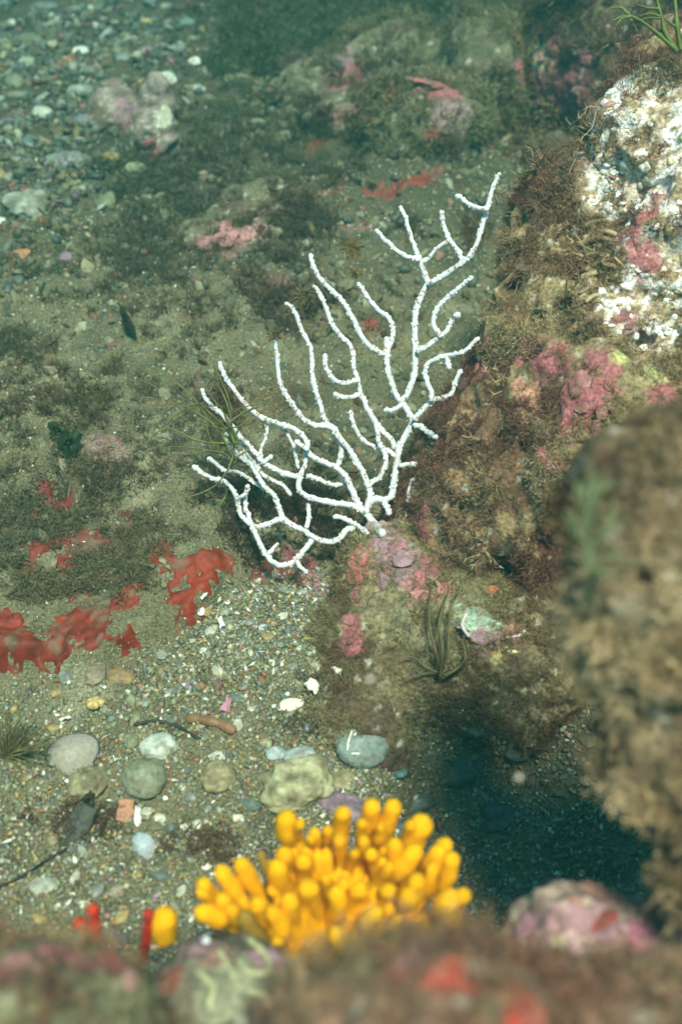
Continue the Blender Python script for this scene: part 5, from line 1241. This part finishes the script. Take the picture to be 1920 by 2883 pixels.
epi('lower half of an orange-brown feathery tuft joining the slim sea fan tip', 1003, 765, 24, 50, C(.3, .2, .08), 2)
epi('pale brown wispy tuft between two middle tips of the sea fan', 855, 830, 46, 90, C(.24, .19, .1), 3)
epi('small brown round tuft capping the upright left tip of the sea fan', 772, 940, 28, 70, C(.22, .15, .08), 4)
for lab, u, v, t in (('pale drifting speck in the water before the gravel slope below the ledge rock', 1042, 1912, .34), ('pale drifting speck in the water before the dark hollow', 1460, 2188, .34)):
    q = P(u, v, t); iv, jf = ICO[2]; V = iv * .0011 * (1 + .2 * vnoise(iv, .5, 3))[:, None]
    o = link('drifting_speck', make_mesh('drifting_speck', V, jf, np.tile(C(.55, .5, .4), (len(V), 1))), M_GRAIN, loc=tuple(q)); tag(o, lab, 'speck')
rg = np.random.default_rng(77); Vs, Fs, off = [], [], 0
for k in range(70):
    t = rg.uniform(.3, 1.1); q = P(rg.uniform(0, 1920), rg.uniform(0, 2500), t); iv, jf = ICO[0]
    Vs.append(iv * rg.uniform(.0002, .00055) + q); Fs.append(jf + off); off += len(iv)
o = link('marine_snow', make_mesh('marine_snow', np.concatenate(Vs), np.concatenate(Fs), np.tile(C(.6, .58, .5), (off, 1))), M_GRAIN); tag(o, 'tiny pale particles drifting in the water', 'particles', kind='stuff')
# dark leaves
def leaf(name, label, u, v, a, b, rot, col, lift=.012):
    l = np.array(hit(u, v)[0]); d = (l - CAM) @ FWD; m = mpp(d); nr, na = 4, 16; V = [l + np.array([0, -lift * .5, lift])]; 
    for j in range(1, nr + 1):
        for i in range(na):
            t = i / na * 6.2832; f = j / nr * (1 + .22 * math.sin(3 * t + a) + .12 * math.sin(7 * t) + .06 * math.sin(13 * t))
            x, y = a * f * math.cos(t), b * f * math.sin(t); x, y = x * math.cos(rot) - y * math.sin(rot), x * math.sin(rot) + y * math.cos(rot)
            V.append(l + x * m * RIGHT - y * m * UP + np.array([0, -lift * .5, lift]) * (1 - .3 * (j / nr) ** 2) + .0015 * math.sin(4 * t + j) * FWD)
    F = [(0, 1 + i, 1 + (i + 1) % na) for i in range(na)]
    for j in range(nr - 1):
        for i in range(na):
            p, q = 1 + j * na + i, 1 + j * na + (i + 1) % na; F += [(p, q, q + na), (p, q + na, p + na)]
    V = np.array(V); F = np.array(F); n = len(V); N = vnormals(V, F)
    V2 = np.concatenate([V, V - N * .0006]); F2 = np.concatenate([F, F[:, ::-1] + n]); c0 = V2.mean(0)
    o = link(name, make_mesh(name, V2 - c0, F2, col[None] * (1 + .3 * vnoise(V2, .006, 3))[:, None]), M_BLADE, loc=tuple(c0)); return tag(o, label, 'seaweed')
leaf('dark_seaweed', 'dark green crinkled leaf on the algae slope at left', 205, 1265, 30, 44, .3, C(.03, .055, .018))
leaf('dark_seaweed', 'smaller dark leaf tucked below the crinkled green one', 172, 1228, 30, 26, .8, C(.05, .07, .02))
leaf('dark_seaweed', 'narrow dark leaf blade sticking up from the silt left of the middle', 368, 928, 12, 46, -.45, C(.05, .065, .035), .02)
leaf('dark_seaweed', 'small brown leaf half hidden beside the rough tan stone', 255, 2255, 18, 26, .2, C(.06, .055, .025), .006)
# loose hairs on the reef edge
def hairs(label, pts, t, col):
    q = catmull([P(u, v, t) for u, v in pts], .003); V, F = tube(q, np.full(len(q), .00028), 4); c0 = V.mean(0)
    o = link('thread_alga', make_mesh('thread_alga', V - c0, F, np.tile(col, (len(V), 1))), M_ALGA, loc=tuple(c0)); tag(o, label, 'alga')
hairs('longest pale thread hanging off the left edge of the rock painted overexposed white', [(1677, 315), (1665, 360), (1640, 385), (1632, 400)], .70, C(.6, .5, .4))
hairs('short curved pale thread above the longest one at the rock painted overexposed white', [(1642, 310), (1655, 300), (1690, 303)], .70, C(.6, .5, .4))
hairs('thread curving down onto the reef shoulder', [(1620, 445), (1608, 470), (1600, 490)], .72, C(.5, .42, .3))
hairs('thin dark red thread beside the right arm of the sea fan', [(1358, 670), (1380, 680), (1400, 690)], .75, C(.3, .08, .06))
hairs('looped worm-like thread at the foot of the sea fan', [(1118, 1470), (1128, 1450), (1115, 1440), (1132, 1430)], .73, C(.4, .38, .3))
